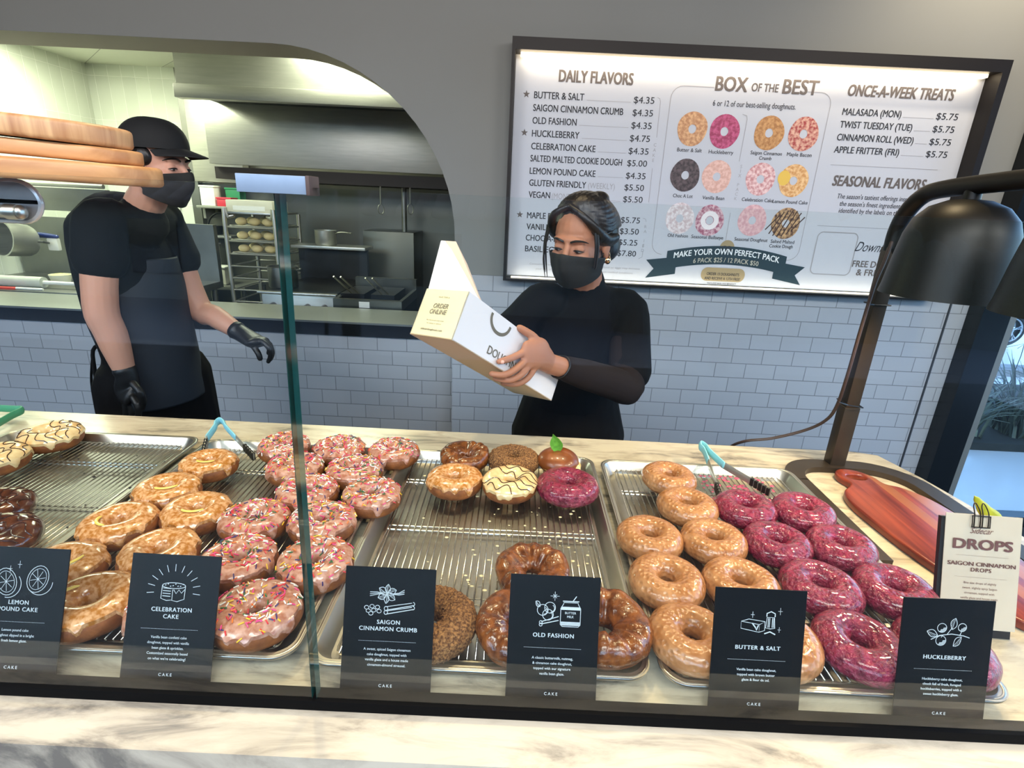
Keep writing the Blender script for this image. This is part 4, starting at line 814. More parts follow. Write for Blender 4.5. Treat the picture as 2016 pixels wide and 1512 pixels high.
mb = MB(); mb.tube(cp, 0.0036, 8, smooth=5); put('power_cord', mb, mat('dark_cord', '3a2a22', 0.5), t)
mb = MB(); mb.tube([(PX - 0.021, 1.094, 1.165), (PX + 0.019, 1.100, 1.158), (PX + 0.019, 1.133, 1.158), (PX - 0.021, 1.133, 1.165)], 0.0016, 6, closed=True); mb.tube([(PX - 0.021, 1.094, 1.165), (PX - 0.044, 1.088, 1.172)], 0.0018, 6); put('cable_tie', mb, black, t)
mb = MB(); mb.tube([(PX - 0.018, 1.100, 1.385), (PX - 0.034, 1.094, 1.386)], 0.0018, 6); mb.tube([(PX - 0.0175, 1.100, 1.385), (PX + 0.0175, 1.100, 1.385), (PX + 0.0175, 1.132, 1.385), (PX - 0.0175, 1.132, 1.385)], 0.0016, 6, closed=True); put('cable_tie', mb, black, t)
# ================================================================ red paddle board, drops card, leaf
t = thing('serving_board', 'red brown wooden paddle board with handle hole, lying inside the lamp base', 'serving board', (0.79, 0.8, 1.0))
pad = [(0.727, 1.045), (0.733, 1.07), (0.755, 1.083), (0.785, 1.075), (0.805, 1.05), (0.812, 1.02), (0.84, 1.005), (0.868, 0.96), (0.882, 0.89), (0.885, 0.80), (0.874, 0.70), (0.868, 0.635), (0.85, 0.605), (0.77, 0.605), (0.74, 0.635), (0.722, 0.70), (0.70, 0.80), (0.691, 0.88), (0.689, 0.935), (0.70, 0.978), (0.725, 1.003), (0.735, 1.018)]
hole = [(0.766 + 0.021 * math.cos(R(a)) , 1.046 + 0.014 * math.sin(R(a))) for a in range(0, 360, 20)]
def smoothpoly(p, n=4):
    r = []; m_ = len(p)
    for i in range(m_):
        p0, p1, p2, p3 = (V((*p[(i + k) % m_], 0)) for k in (-1, 0, 1, 2))
        for k in range(n): t_ = k / n; q = 0.5 * ((2 * p1) + (p2 - p0) * t_ + (2 * p0 - 5 * p1 + 4 * p2 - p3) * t_ * t_ + (3 * p1 - p0 - 3 * p2 + p3) * t_ ** 3); r.append((q.x, q.y))
    return r
def plate(outer, hole, z0, z1, bev):
    bb = bmesh.new(); es = []
    for lp in (outer, hole):
        if not lp: continue
        vs = [bb.verts.new((x, y, z0)) for x, y in lp]
        for i in range(len(vs)): es.append(bb.edges.new((vs[i], vs[(i + 1) % len(vs)])))
    bmesh.ops.triangle_fill(bb, use_beauty=True, use_dissolve=False, edges=es)
    bmesh.ops.recalc_face_normals(bb, faces=bb.faces[:])
    r = bmesh.ops.extrude_face_region(bb, geom=bb.faces[:]); bmesh.ops.translate(bb, vec=(0, 0, z1 - z0), verts=[v for v in r['geom'] if isinstance(v, bmesh.types.BMVert)])
    bmesh.ops.recalc_face_normals(bb, faces=bb.faces[:])
    if bev:
        ed = [e for e in bb.edges if len(e.link_faces) == 2 and e.calc_face_angle(0) > 0.9]
        bmesh.ops.bevel(bb, geom=ed, offset=bev, segments=3, affect='EDGES', profile=0.5)
    m_ = MB(); m_.add(bb); return m_
redwood = woodmat('red_wood', '5e1e14', '94402a', 60, 1, 0.3, 'a0623a', 26)
put('board', plate(smoothpoly(pad), hole, 1.0006, 1.0165, 0.004), redwood, t, ang=50)
C0 = V((0.617, 0.606, 1.0005)); dl = R(17); dU = V((1, -0.06, 0)).normalized(); dV = V((0, math.sin(dl), math.cos(dl))); dN = dU.cross(dV); DW, DH = 0.101, 0.170
def dq(u, v, n=0.0): return C0 + dU * (u * DW) + dV * (v * DH) + dN * n
t = thing('clip_card', 'pale tall card held by a wire binder clip, by the paddle board at right', 'card', (C0.x + DW / 2, C0.y + 0.02, 1.0))
mb = MB(); mb.prism([dq(-0.03, 0.0), dq(1.0, 0.0), dq(1.0, 0.985), dq(-0.03, 0.985)], -dN * 0.006); put('backing_board', mb, mat('dark_backing', '17120f', 0.5), t, smooth=False)
mb = MB(); mb.prism([dq(0.02, 0.07, 0.0022), dq(1.04, 0.07, 0.0022), dq(1.035, 1.02, 0.0012), dq(0.02, 1.02, 0.0012)], -dN * 0.0008); put('paper_sheet', mb, mat('pale_card_paper', 'cdbca6', 0.7, var=0.05, scale=40), t, smooth=False)
brown = mat('brown_ink', '6d4640', 0.6); mb = MB(); text(mb, 'DROPS', dq(0.525, 0.735, 0.0028), dU, dV, 0.0142, 0.079, 'C', 0.05); text(mb, 'SAIGON CINNAMON', dq(0.525, 0.595, 0.0028), dU, dV, 0.0056, 0.091, 'C', 0.025); text(mb, 'DROPS', dq(0.525, 0.548, 0.0028), dU, dV, 0.0056, None, 'C', 0.025, 0, 1.2); put('title_lettering', mb, brown, t, smooth=False)
mb = MB(); text(mb, 'Sidecar', dq(0.50, 0.865, 0.0026), dU, dV, 0.0085, 0.031, 'C', -0.004, 0.5)
for i, l in enumerate(('Bite size drops of slightly', 'sweet, slightly spicy Saigon', 'cinnamon, topped with', 'vanilla glaze and house made', 'cinnamon-almond streusel.')): text(mb, l, dq(0.525, 0.445 - 0.042 * i, 0.003), dU, dV, 0.0031, None, 'C')
for v in (0.68, 0.50):
    for k in range(40): a = dq(0.18 + 0.7 * k / 40, v, 0.003); mb.ribbon([a, a + dU * 0.0009], 0.0004, dN)
put('small_lettering', mb, brown, t, smooth=False)
mb = MB(); c = dq(0.47, 0.955, 0.004)
for s_ in (-1, 1):
    e = c + dU * (s_ * 0.0055); mb.tube([e + dV * -0.006 + dU * -0.004, e + dV * 0.012 + dU * -0.004, e + dV * 0.022 + dU * -0.003 + dN * -0.004, e + dV * 0.027 + dN * -0.006, e + dV * 0.022 + dU * 0.003 + dN * -0.004, e + dV * 0.012 + dU * 0.004, e + dV * -0.006 + dU * 0.004], 0.0008, 6, smooth=4)
mb.tube([c + dU * -0.012 + dV * -0.006, c + dU * 0.012 + dV * -0.006, c + dU * 0.012 + dV * 0.010, c + dU * -0.012 + dV * 0.010], 0.0009, 6, closed=True)
put('binder_clip', mb, mat('clip_wire', '2a2018', 0.35, 0.6), t, label='dark wire binder clip')
lf = mat('yellow_green_leaf', 'b8b82e', 0.45, col2='8a9420', scale=60)
A = aty(1960, 1050, 0.85); t = thing('yellow_leaf', 'yellow-green curled leaf standing behind the pale clip card', 'leaf', (A.x, 0.85, 1.0166))
def leafmesh(pts, wds):
    mb = MB(); mb.tube(pts, [(w_, max(0.0015, w_ * 0.45)) for w_ in wds], 12, smooth=5, up=(0, 1, 0)); return mb
pz = lambda x, y: aty(x, y, 0.85)
b0 = V((A.x + 0.01, 0.85, 1.018))
put('leaf_blade', leafmesh([b0, pz(1955, 1022), pz(1937, 1003), pz(1924, 985), pz(1919, 977)], [0.014, 0.015, 0.011, 0.006, 0.001]), lf, t)
put('leaf_fold', leafmesh([b0 + V((0.014, 0, 0)), pz(1972, 1038), pz(1955, 1018), pz(1945, 1008)], [0.010, 0.011, 0.008, 0.002]), mat('yellow_fold', '9aa024', 0.45), t)
# ================================================================ boards and bracket at the left end
maple = woodmat('maple_wood', 'a9713f', 'd09a64', 40, 0, 0.45); maple2 = woodmat('maple_wood_end', 'a9754a', 'd2a574', 70, 2, 0.45)
def plank(name, label, pxR, zR_, y, x0, th, tilt, dep, m, yaw=0):
    a = aty(*pxR, y); T_ = M.Translation((a.x, y, zR_)) @ M.Rotation(R(yaw), 4, 'Z') @ M.Rotation(R(tilt), 4, 'Y')
    mb = MB(); bb = bmesh.new(); m2 = plate([(p[0], p[1]) for p in rrect(-0.42, 0, 0, dep, dep * 0.46, 8)], None, 0, th, th * 0.22); me = m2.mesh(); me.transform(T_); mb.addmesh(me)
    return put(name, mb, m, label=label, cat='wooden board', group='wooden boards stacked at the left', ang=50)
plank('wooden_board', 'lowest wooden board of the stack at upper left, sticking out furthest', (262, 352), 1.5475, 0.72, 0, 0.026, 1.2, 0.13, maple, 9)
plank('wooden_board', 'middle wooden board of the stack at upper left, mostly hidden', (232, 330), 1.5745, 0.735, 0, 0.019, 2.6, 0.11, maple, 9)
plank('wooden_board', 'topmost wooden board of the stack at upper left, tilted, with striped edge', (205, 306), 1.5945, 0.725, 0, 0.026, 3.6, 0.12, maple2, 9)
t = thing('shelf_bracket', 'grey bracket plate with a steel rod under the wooden boards', 'bracket', (-0.6, 0.76, 1.40))
pl = mat('grey_plate', '8b8686', 0.35, 0.2); bpz = lambda x, y: aty(x, y, 0.755)
c1 = bpz(0, 345); c2 = bpz(88, 437); rr_ = rrect(-0.82, c2.z, c2.x, 1.5465, 0.028, 6)
mb = MB(); mb.prism([(x, 0.752, z) for x, z in rr_], (0, 0.008, 0)); put('plate', mb, pl, t)
mb = MB(); mb.tube([(x, 0.756, z) for x, z in rr_], (0.0042, 0.0042), 8, closed=True, up=(0, 1, 0)); put('plate_edge', mb, mat('pale_edge', 'd8d4d2', 0.3, 0.3), t)
mb = MB(); a = bpz(38, 416); mb.cyl((-0.82, 0.738, a.z + 0.002), (a.x, 0.738, a.z), 0.0085); rod = put('rod', mb, steel, t)
mb = MB(); mb.cyl((a.x, 0.738, a.z), (a.x + 0.016, 0.738, a.z), 0.0105); mb.ell((a.x + 0.018, 0.738, a.z), (0.006, 0.009, 0.009)); put('rod_end', mb, alu, rod)
# ================================================================ kitchen beyond the opening
t = thing('exhaust_hood', 'long stainless exhaust hood under the kitchen ceiling', 'hood', (-1.2, 3.8, 1.69))
mb = MB(); mb.box((-2.10, 3.56, 2.13), (-0.3, 4.0, 2.418)); put('upper_panel', mb, steel, t)
mb = MB(); mb.box((-2.09, 3.50, 2.055), (-0.3, 3.57, 2.13), bev=0.004); put('front_lip', mb, steel, t)
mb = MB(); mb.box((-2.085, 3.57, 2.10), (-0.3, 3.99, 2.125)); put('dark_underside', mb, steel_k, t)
mb = MB(); mb.box((-2.19, 3.97, 1.715), (-0.3, 4.02, 2.13), bev=0.003); put('back_panel', mb, steel, t)
mb = MB(); mb.box((-2.19, 4.03, 1.62), (-0.3, 4.58, 1.70)); put('filter_bay', mb, mat('filter_dark', '1a120e', 0.6), t)
for px in (749, 807):
    a = aty(px, 350, 4.05); b_ = aty(px + 1, 402, 4.05)
    t2 = thing('hanging_chain', 'thin hanging hook cord below the hood, ' + ('left one' if px == 749 else 'right one'), 'hook', tuple(b_), 'hook cords under the hood')
    mb = MB(); mb.cyl((b_.x, 4.05, b_.z), (b_.x, 4.05, 1.70), 0.004, seg=6); mb.cyl((b_.x, 4.05, b_.z), (b_.x, 4.05, b_.z + 0.14), 0.007, seg=8); put('cord', mb, steel_d, t2)
    mb = MB(); mb.tube([(b_.x + 0.022 * math.sin(R(q)), 4.05, b_.z - 0.035 + 0.035 * math.cos(R(q))) for q in range(0, 360, 24)], 0.0035, 6, closed=True); put('hook_ring', mb, steel_d, t2)
mb = MB(); mb.box((-2.62, 4.5, 1.60), (-2.22, 4.6, 2.42), bev=0.003); put('steel_cabinet', mb, steel, label='tall stainless wall panel left of the hood', cat='panel')
mb = MB(); mb.box((-2.70, 4.56, 0.3), (-2.63, 4.618, 2.41)); put('corner_post', mb, steel_d, label='steel corner post between tiled wall and hood', cat='post')
def onpx(px, py, y): return aty(px, py, y)
# wall shelf with bins
sy = 4.40
t = thing('wall_shelf', 'stainless wall shelf with coloured bins above the rack', 'shelf', (onpx(430, 408, sy).x, sy, onpx(430, 408, sy).z), 'kitchen wall shelves')
a = onpx(386, 404, sy); b_ = onpx(500, 410, sy); mb = MB(); mb.box((a.x, sy, a.z - 0.02), (b_.x, sy + 0.2, a.z), bev=0.003); put('shelf_board', mb, steel, t); zs = a.z
for x in (a.x + 0.03, b_.x - 0.03):
    mb = MB(); mb.box((x - 0.01, sy + 0.05, a.z - 0.10), (x + 0.01, sy + 0.2, a.z - 0.02)); put('bracket', mb, steel, t)
a2 = onpx(392, 462, sy); t = thing('wall_shelf', 'lower stainless wall shelf with dark utensils, left of the rack', 'shelf', (a2.x, sy, a2.z), 'kitchen wall shelves')
b2 = onpx(455, 466, sy); mb = MB(); mb.box((a2.x, sy, a2.z - 0.02), (b2.x, sy + 0.2, a2.z), bev=0.003); put('shelf_board', mb, steel, t); zs2 = a2.z
mb = MB(); mb.box((a2.x + 0.03, sy + 0.05, a2.z - 0.09), (a2.x + 0.05, sy + 0.2, a2.z - 0.02)); put('bracket', mb, steel, t)
def bin_(px0, px1, h, y, z, col, label, group='bins on the kitchen shelves', lid=None):
    x0 = onpx(px0, 400, y).x; x1 = onpx(px1, 400, y).x; t = thing('storage_bin', label, 'bin', ((x0 + x1) / 2, y, z + 0.0005), group)
    mb = MB(); mb.box((x0, y, z + 0.0005), (x1, y + 0.1, z + h), bev=0.006); put('bin_body', mb, mat('bin_' + col, col, 0.4), t)
    mb = MB(); mb.box((x0 - 0.004, y - 0.004, z + h), (x1 + 0.004, y + 0.104, z + h + 0.014), bev=0.003); put('lid', mb, mat('bin_' + (lid or col), lid or col, 0.4), t)
bin_(396, 424, 0.14, sy + 0.03, zs, 'e9eae0', 'white bin at the left end of the kitchen shelf')
bin_(427, 455, 0.055, sy + 0.012, zs, 'd23a48', 'low red bin on the kitchen shelf')
bin_(446, 474, 0.13, sy + 0.04 + 0.075, zs, '1f8a54', 'tall green bin on the kitchen shelf')
bin_(480, 500, 0.045, sy + 0.03, zs, 'a9aa9c', 'small grey pan at the right end of the kitchen shelf')
# utensils on lower shelf
c = onpx(418, 452, sy + 0.05); t = thing('whisk_bowl', 'dark pot with a coiled cord on the lower wall shelf', 'pot', (c.x, sy + 0.1, zs2))
mb = MB(); mb.lathe([(0.001, 0.001), (0.05, 0.001), (0.058, 0.07), (0.055, 0.07), (0.047, 0.006), (0.001, 0.006)], (c.x, sy + 0.1, zs2), 20); put('pot_body', mb, steel_k, t)
mb = MB(); mb.tube([onpx(408, 448, sy + 0.05), onpx(414, 430, sy + 0.05), onpx(426, 420, sy + 0.05), onpx(445, 418, sy + 0.05)], 0.008, 8, smooth=5); put('coil_handle', mb, black, t)
# work table below, with tubs
wt = onpx(440, 560, 4.2); t = thing('work_table', 'stainless kitchen work table behind the rolling rack', 'table', (-2.5, 4.3, 0))
mb = MB(); mb.box((-3.0, 4.12, wt.z - 0.03), (-2.12, 4.55, wt.z), bev=0.004); put('table_top', mb, steel, t)
for x, y in ((-2.96, 4.17), (-2.16, 4.17), (-2.96, 4.51), (-2.16, 4.51)):
    mb = MB(); mb.cyl((x, y, 0), (x, y, wt.z - 0.03), 0.02); put('leg', mb, steel_d, t)
mb = MB(); mb.box((-2.98, 4.15, 0.25), (-2.14, 4.53, 0.27)); put('lower_shelf', mb, steel_k, t)
def tub(px0, px1, py0, y, col, label):
    a = onpx(px0, py0, y); x1 = onpx(px1, py0, y).x; t = thing('food_tub', label, 'tub', ((a.x + x1) / 2, y, wt.z), 'tubs on the work table')
    mb = MB(); cx_ = (a.x + x1) / 2; hw = (x1 - a.x) / 2; pr = [(hw * .8, 0.0008), (hw, a.z - wt.z - 0.02)]
    mb.box((a.x, y - 0.05, wt.z + 0.0008), (x1, y + 0.08, a.z - 0.012), bev=0.012); put('tub_body', mb, mat('tub_' + col, col, 0.4), t)
    mb = MB(); mb.box((a.x - 0.006, y - 0.056, a.z - 0.012), (x1 + 0.006, y + 0.086, a.z), bev=0.004); put('lid', mb, white_pl, t)
tub(402, 422, 478, 4.45, 'd9d6c8', 'tall white tub on the work table behind the man')
tub(419, 448, 523, 4.22, 'c9c8ba', 'low white tub on the work table beside the rack')
# rolling rack with trays of buns
ry0, ry1 = 3.62, 4.02; X0, X1 = -1.945, -1.615; t = thing('bun_rack', 'tall wheeled wire rack holding trays of pale buns', 'rack', ((X0 + X1) / 2, 3.8, 0))
for x in (X0, X1):
    mb = MB(); mb.tube([(x, ry0, 0.10), (x, ry0, 1.34), (x + (0.02 if x == X0 else -0.02), ry0 + 0.01, 1.375), (x + (0.05 if x == X0 else -0.05), ry0 + 0.02, 1.388)], 0.0135, 10, smooth=4); put('post', mb, alu, t)
    mb = MB(); mb.cyl((x, ry1, 0.10), (x, ry1, 1.40), 0.0135); put('post', mb, alu, t)
mb = MB(); mb.box((X0, ry0, 1.40), (X1, ry1, 1.412), bev=0.002); put('top_plate', mb, alu, t)
zr = [1.315, 1.225, 1.140, 1.06, 0.98, 0.90, 0.82, 0.74, 0.66, 0.58, 0.50]
for i, z in enumerate(zr):
    mb = MB()
    for x in (X0, X1): mb.cyl((x, ry0, z), (x, ry1, z), 0.005, seg=8)
    mb.cyl((X0, ry0, z), (X1, ry0, z), 0.0055, seg=8); mb.cyl((X0, ry1, z), (X1, ry1, z), 0.0055, seg=8); put('rail', mb, alu, t)
for x in (X0, X1):
    for y in (ry0, ry1):
        mb = MB(); mb.cyl((x - 0.015, y, 0.05), (x + 0.015, y, 0.05), 0.05); put('caster', mb, black, t)
bunm = mat('pale_bun', 'd9c58c', 0.6, var=0.12, scale=30)
for ti in (0, 1, 2):
    z = zr[ti]; tt = thing('bun_tray', ['top tray of buns in the wheeled rack', 'middle tray of buns in the wheeled rack', 'lowest tray of buns in the wheeled rack'][ti], 'tray', ((X0 + X1) / 2, 3.8, z + 0.0056), 'bun trays in the rack')
    mb = MB(); mb.box((X0 + 0.016, ry0 + 0.016, z + 0.0056), (X1 - 0.016, ry1 - 0.016, z + 0.009)); put('tray_sheet', mb, alu, tt)
    mb = MB(); mb.tube([(p[0], p[1], z + 0.010) for p in rrect(X0 + 0.016, ry0 + 0.016, X1 - 0.016, ry1 - 0.016, 0.02, 4)], 0.003, 6, closed=True); put('tray_rim', mb, alu, tt)
    for k in range(3):
        for r_ in range(2):
            x = X0 + 0.075 + k * 0.09; y = 3.69 + r_ * 0.15; mb = MB(); mb.ell((x, y, z + 0.0095 + 0.026), (0.037, 0.037, 0.026), seg=18, ring=10)
            put('bun', mb, bunm, label='pale bun, %s %s on the %s tray of the wheeled rack' % (('front', 'rear')[r_], ('left', 'middle', 'right')[k], ('top', 'middle', 'lowest')[ti]), cat='bun', group='pale buns in the wheeled rack')
zt = 1.412; mb = MB(); mb.box((X0 + 0.015, ry0 + 0.01, zt + 0.0005), (X1 - 0.01, ry0 + 0.25, zt + 0.075), bev=0.003); bx = thing('cardboard_carton', 'flat pale carton lying on top of the wheeled rack', 'carton', ((X0 + X1) / 2, ry0 + 0.1, zt)); put('carton_body', mb, mat('pale_carton', 'd2cfbb', 0.7), bx)
mb = MB(); mb.box((X0 + 0.06, ry0 + 0.0085, zt + 0.012), (X1 - 0.06, ry0 + 0.0098, zt + 0.04)); put('paper_label', mb, white_pl, bx)
# range with knobs and shelf
t = thing('cooking_range', 'stainless range with front knobs and a raised back shelf', 'range', (-1.4, 3.5, 0))
mb = MB(); mb.box((-1.56, 3.22, 0.10), (-1.10, 3.9, 0.955), bev=0.006); put('range_body', mb, steel, t)
mb = MB(); mb.box((-1.57, 3.185, 0.962), (-1.09, 3.225, 0.975), bev=0.003); put('front_rail', mb, alu, t)
for k in range(4):
    x = -1.49 + k * 0.105; mb = MB(); mb.cyl((x, 3.22, 0.885), (x, 3.185, 0.885), 0.022, 0.019); mb.box((x - 0.004, 3.176, 0.866), (x + 0.004, 3.186, 0.904)); put('knob', mb, mat('knob_grey', '77787a', 0.35, 0.4), t)
mb = MB(); mb.box((-1.55, 3.24, 0.955), (-1.11, 3.88, 0.968)); put('griddle', mb, steel_k, t)
mb = MB(); mb.box((-1.585, 3.9, 0.1), (-1.09, 3.94, 1.185)); put('back_panel', mb, steel_k, t)
mb = MB(); mb.box((-1.59, 3.78, 1.185), (-1.07, 4.0, 1.205), bev=0.003); put('back_shelf', mb, steel, t)
p = onpx(643, 492, 3.88); t = thing('saucepan', 'steel saucepan with a long handle on the range shelf', 'saucepan', (p.x, 3.88, 1.2055))
mb = MB(); mb.lathe([(0.001, 0.0005), (0.068, 0.0005), (0.074, 0.012), (0.074, 0.10), (0.077, 0.102), (0.071, 0.102), (0.069, 0.01), (0.001, 0.006)], (p.x, 3.88, 1.2055), 28); put('pan_body', mb, steel, t)
mb = MB(); mb.tube([(p.x + 0.07, 3.87, 1.285), (p.x + 0.12, 3.85, 1.30), (p.x + 0.20, 3.82, 1.298)], [(0.008, 0.005)] * 3, 8, smooth=3); put('pan_handle', mb, steel_d, t)
# stock pot under the rack shelf
p = onpx(555, 545, 3.4); t = thing('stock_pot', 'dark steel pot on the range behind the glass edge', 'pot', (p.x, 3.42, 0.9685)); mb = MB(); mb.lathe([(0.001, 0.001), (0.085, 0.001), (0.09, 0.01), (0.09, 0.13), (0.095, 0.133), (0.086, 0.133), (0.085, 0.008), (0.001, 0.006)], (p.x, 3.42, 0.9685), 24); put('pot_body', mb, steel_d, t)
mb = MB(); mb.tube([(p.x + 0.09, 3.42, 1.08), (p.x + 0.12, 3.42, 1.09), (p.x + 0.12, 3.40, 1.09)], 0.006, 8); put('pot_handle', mb, steel_d, t)
# fryer with two baskets
t = thing('deep_fryer', 'dark steel deep fryer with two basket handles, behind the sill', 'fryer', (-0.85, 3.2, 0))
mb = MB(); mb.box((-1.045, 3.02, 0.05), (-0.66, 3.5, 0.93)); put('fryer_body', mb, steel_k, t)
mb = MB(); mb.box((-1.05, 3.012, 0.93), (-0.655, 3.05, 0.985)); mb.box((-1.05, 3.46, 0.93), (-0.655, 3.5, 1.05)); mb.box((-1.05, 3.05, 0.93), (-1.03, 3.46, 0.985)); mb.box((-0.675, 3.05, 0.93), (-0.655, 3.46, 0.985)); put('fryer_rim', mb, mat('fryer_rim', '575851', 0.35, 0.9), t)
for x in (-0.98, -0.80):
    mb = MB(); mb.box((x - 0.06, 3.12, 0.945), (x + 0.08, 3.42, 1.0)); bk = put('basket', mb, black, t)
    mb = MB(); mb.cyl((x, 3.14, 1.0), (x - 0.06, 3.02, 1.11), 0.005); mb.cyl((x + 0.04, 3.14, 1.0), (x - 0.02, 3.02, 1.11), 0.005); put('basket_handle', mb, alu, bk)
mb = MB(); mb.box((-0.9, 3.009, 0.94), (-0.84, 3.0125, 0.975)); put('sticker', mb, white_pl, t)
x0 = onpx(716, 500, 4.2).x; x1 = onpx(815, 500, 4.2).x; zc = onpx(760, 456, 4.2).z
t = thing('steel_cabinet', 'tall dark steel cabinet in the kitchen behind the fryer', 'cabinet', ((x0 + x1) / 2, 4.2, 0)); mb = MB(); mb.box((x0, 4.2, 0), (x1, 4.58, zc), bev=0.004); put('cabinet_body', mb, mat('olive_steel', '5b5a4e', 0.35, 0.7, var=0.2, scale=4), t)
mb = MB(); mb.cyl((x0 + 0.03, 4.185, 0.75), (x0 + 0.03, 4.185, 0.95), 0.008); put('handle', mb, steel, t)
mb = MB(); mb.cyl((x1 - 0.09, 4.3, zc), (x1 - 0.09, 4.3, 1.62), 0.02); put('pipe', mb, steel_d, t)
# left end of the kitchen: table, shelf rail and small wares
t = thing('prep_table', 'stainless prep table at the left of the kitchen', 'table', (-2.9, 3.2, 0))
mb = MB(); mb.box((-3.4, 3.0, 0.90), (-2.05, 3.7, 0.945), bev=0.004); put('table_top', mb, steel_d, t)
for x, y in ((-3.36, 3.04), (-2.1, 3.04), (-3.36, 3.66), (-2.1, 3.66)):
    mb = MB(); mb.cyl((x, y, 0), (x, y, 0.90), 0.02); put('leg', mb, steel_d, t)
mb = MB(); mb.box((-3.4, 3.66, 0.945), (-2.05, 3.7, 1.32)); put('splash_panel', mb, steel_d, t)
a = onpx(0, 585, 3.12); a0 = onpx(0, 578, 3.12); b_ = onpx(93, 582, 3.12); c = onpx(160, 580, 3.12)
t = thing('rolling_pin', 'pale grey rolling pin lying on the prep table at far left', 'rolling pin', (b_.x - 0.2, 3.12, 0.945)); mb = MB(); zz = 0.9455 + 0.032
mb.cyl((b_.x - 0.55, 3.12, zz), (b_.x, 3.12, zz), 0.032); put('barrel', mb, mat('floury_grey', 'c7cabd', 0.6, var=0.2, scale=14), t); mb = MB(); mb.cyl((b_.x, 3.12, zz), (c.x, 3.12, zz), 0.012, 0.010); put('pin_handle', mb, white_pl, t)
a = onpx(0, 600, 3.03); b_ = onpx(70, 594, 3.03); t = thing('red_spatula', 'red and white spatula lying on the prep table edge', 'spatula', (b_.x, 3.04, 0.945)); mb = MB(); mb.box((a.x - 0.1, 3.02, 0.9455), (a.x + 0.12, 3.045, 0.958), bev=0.003); put('blade', mb, mat('red_plastic', 'd2402f', 0.4), t); mb = MB(); mb.cyl((a.x + 0.12, 3.032, 0.953), (b_.x + 0.06, 3.032, 0.953), 0.007); put('handle', mb, white_pl, t)
c = onpx(122, 556, 3.3); t = thing('deli_cup', 'clear deli cup of yellow butter on the prep table', 'cup', (c.x, 3.3, 0.945)); mb = MB(); zb = 0.9455; mb.lathe([(0.001, 0.0), (0.045, 0.0), (0.06, c.z - zb + 0.05), (0.057, c.z - zb + 0.05), (0.043, 0.004), (0.001, 0.004)], (c.x, 3.3, zb), 24); put('cup_body', mb, mat('cloudy_plastic', 'dcdac4', 0.3), t)
mb = MB(); mb.ell((c.x, 3.3, zb + (c.z - zb) + 0.035), (0.052, 0.052, 0.022)); put('butter', mb, mat('butter_yellow', 'e6dd8a', 0.6), t)
c = onpx(8, 470, 3.3); t = thing('steel_pot', 'large steel pot hanging sideways at the far left', 'pot', (c.x, 3.35, c.z - 0.1))
mb = MB(); T_ = M.Translation((c.x - 0.02, 3.3, c.z)) @ M.Rotation(R(82), 4, 'X') @ M.Rotation(R(-14), 4, 'Y'); mb.lathe([(0.001, -0.16), (0.088, -0.16), (0.098, -0.14), (0.105, 0.0), (0.110, 0.002), (0.101, 0.002), (0.093, -0.13), (0.001, -0.15)], (0, 0, 0), 32, T_); put('pot_body', mb, steel, t)
mb = MB(); mb.tube([V((c.x + 0.06, 3.4, c.z - 0.02)), V((c.x + 0.13, 3.42, c.z - 0.02)), V((c.x + 0.13, 3.46, c.z - 0.03))], 0.008, 8); put('pot_handle', mb, steel_d, t)
a = onpx(85, 362, 3.55); b_ = onpx(190, 377, 3.55); mb = MB(); mb.cyl((a.x - 0.6, 3.55, a.z), (b_.x + 0.05, 3.55, a.z), 0.014); t = thing('utensil_rail', 'steel utensil rail on the wall behind the man', 'rail', (b_.x, 3.55, a.z)); put('rail_tube', mb, steel, t); mb = MB(); mb.box((a.x - 0.6, 3.56, a.z - 0.16), (b_.x + 0.05, 3.60, a.z - 0.02)); put('rail_plate', mb, steel_d, t)
a = onpx(50, 462, 3.5); b_ = onpx(112, 466, 3.5); t = thing('blue_scoop', 'dark blue handled scoop hanging behind the man', 'scoop', (b_.x, 3.5, b_.z)); mb = MB(); mb.tube([a, a.lerp(b_, 0.5) + V((0, 0, 0.004)), b_], [(0.016, 0.014), (0.018, 0.018), (0.012, 0.012)], 10, smooth=4); put('handle', mb, mat('deep_blue', '22306e', 0.3, coat=0.4), t); mb = MB(); c = onpx(105, 478, 3.5); mb.box((c.x - 0.035, 3.49, c.z - 0.05), (c.x + 0.035, 3.52, c.z + 0.03), bev=0.01); put('scoop_bowl', mb, white_pl, t)
c = onpx(134, 495, 3.6); mb = MB(); mb.box((c.x - 0.03, 3.63, c.z - 0.045), (c.x + 0.03, 3.645, c.z + 0.045), bev=0.004); put('wall_socket', mb, white_pl, label='white wall socket behind the man', cat='socket')
c = onpx(338, 398, 4.55); mb = MB(); mb.box((c.x - 0.03, 4.595, c.z - 0.06), (c.x + 0.03, 4.615, c.z + 0.06), bev=0.004); put('thermostat', mb, white_pl, label='small white thermostat on the tiled wall right of the man', cat='thermostat')
# ================================================================ outside, to the right and behind the viewer
mb = MB(); mb.box((-60, -60, -0.1), (80, -2.71, -0.025)); put('ground_dark_added', mb, mat('dark_asphalt', '3c3d3e', 0.8, var=0.2, scale=2), kind='structure')  # unseen dark ground, added to dim the pavement mirrored in the glass
mb = MB(); mb.poly([(-60, -60, -0.03), (80, -60, -0.03), (80, 80, -0.03), (-60, 80, -0.03)]); put('ground', mb, mat('wet_pavement', 'dcdfe0', 0.2, var=0.12, scale=1.5, bump=0.05, bscale=3), kind='structure')
mb = MB(); mb.box((3.25, 3.62, -0.03), (9.0, 5.2, 0.03)); put('planting_bed', mb, mat('bed_soil', '2a2c26', 0.9, var=0.4, scale=12), kind='structure')
mb = MB(); mb.box((2.2, 5.7, -0.03), (20, 5.95, 0.05)); put('kerb', mb, mat('kerb_concrete', '7d7f80', 0.8), kind='structure')
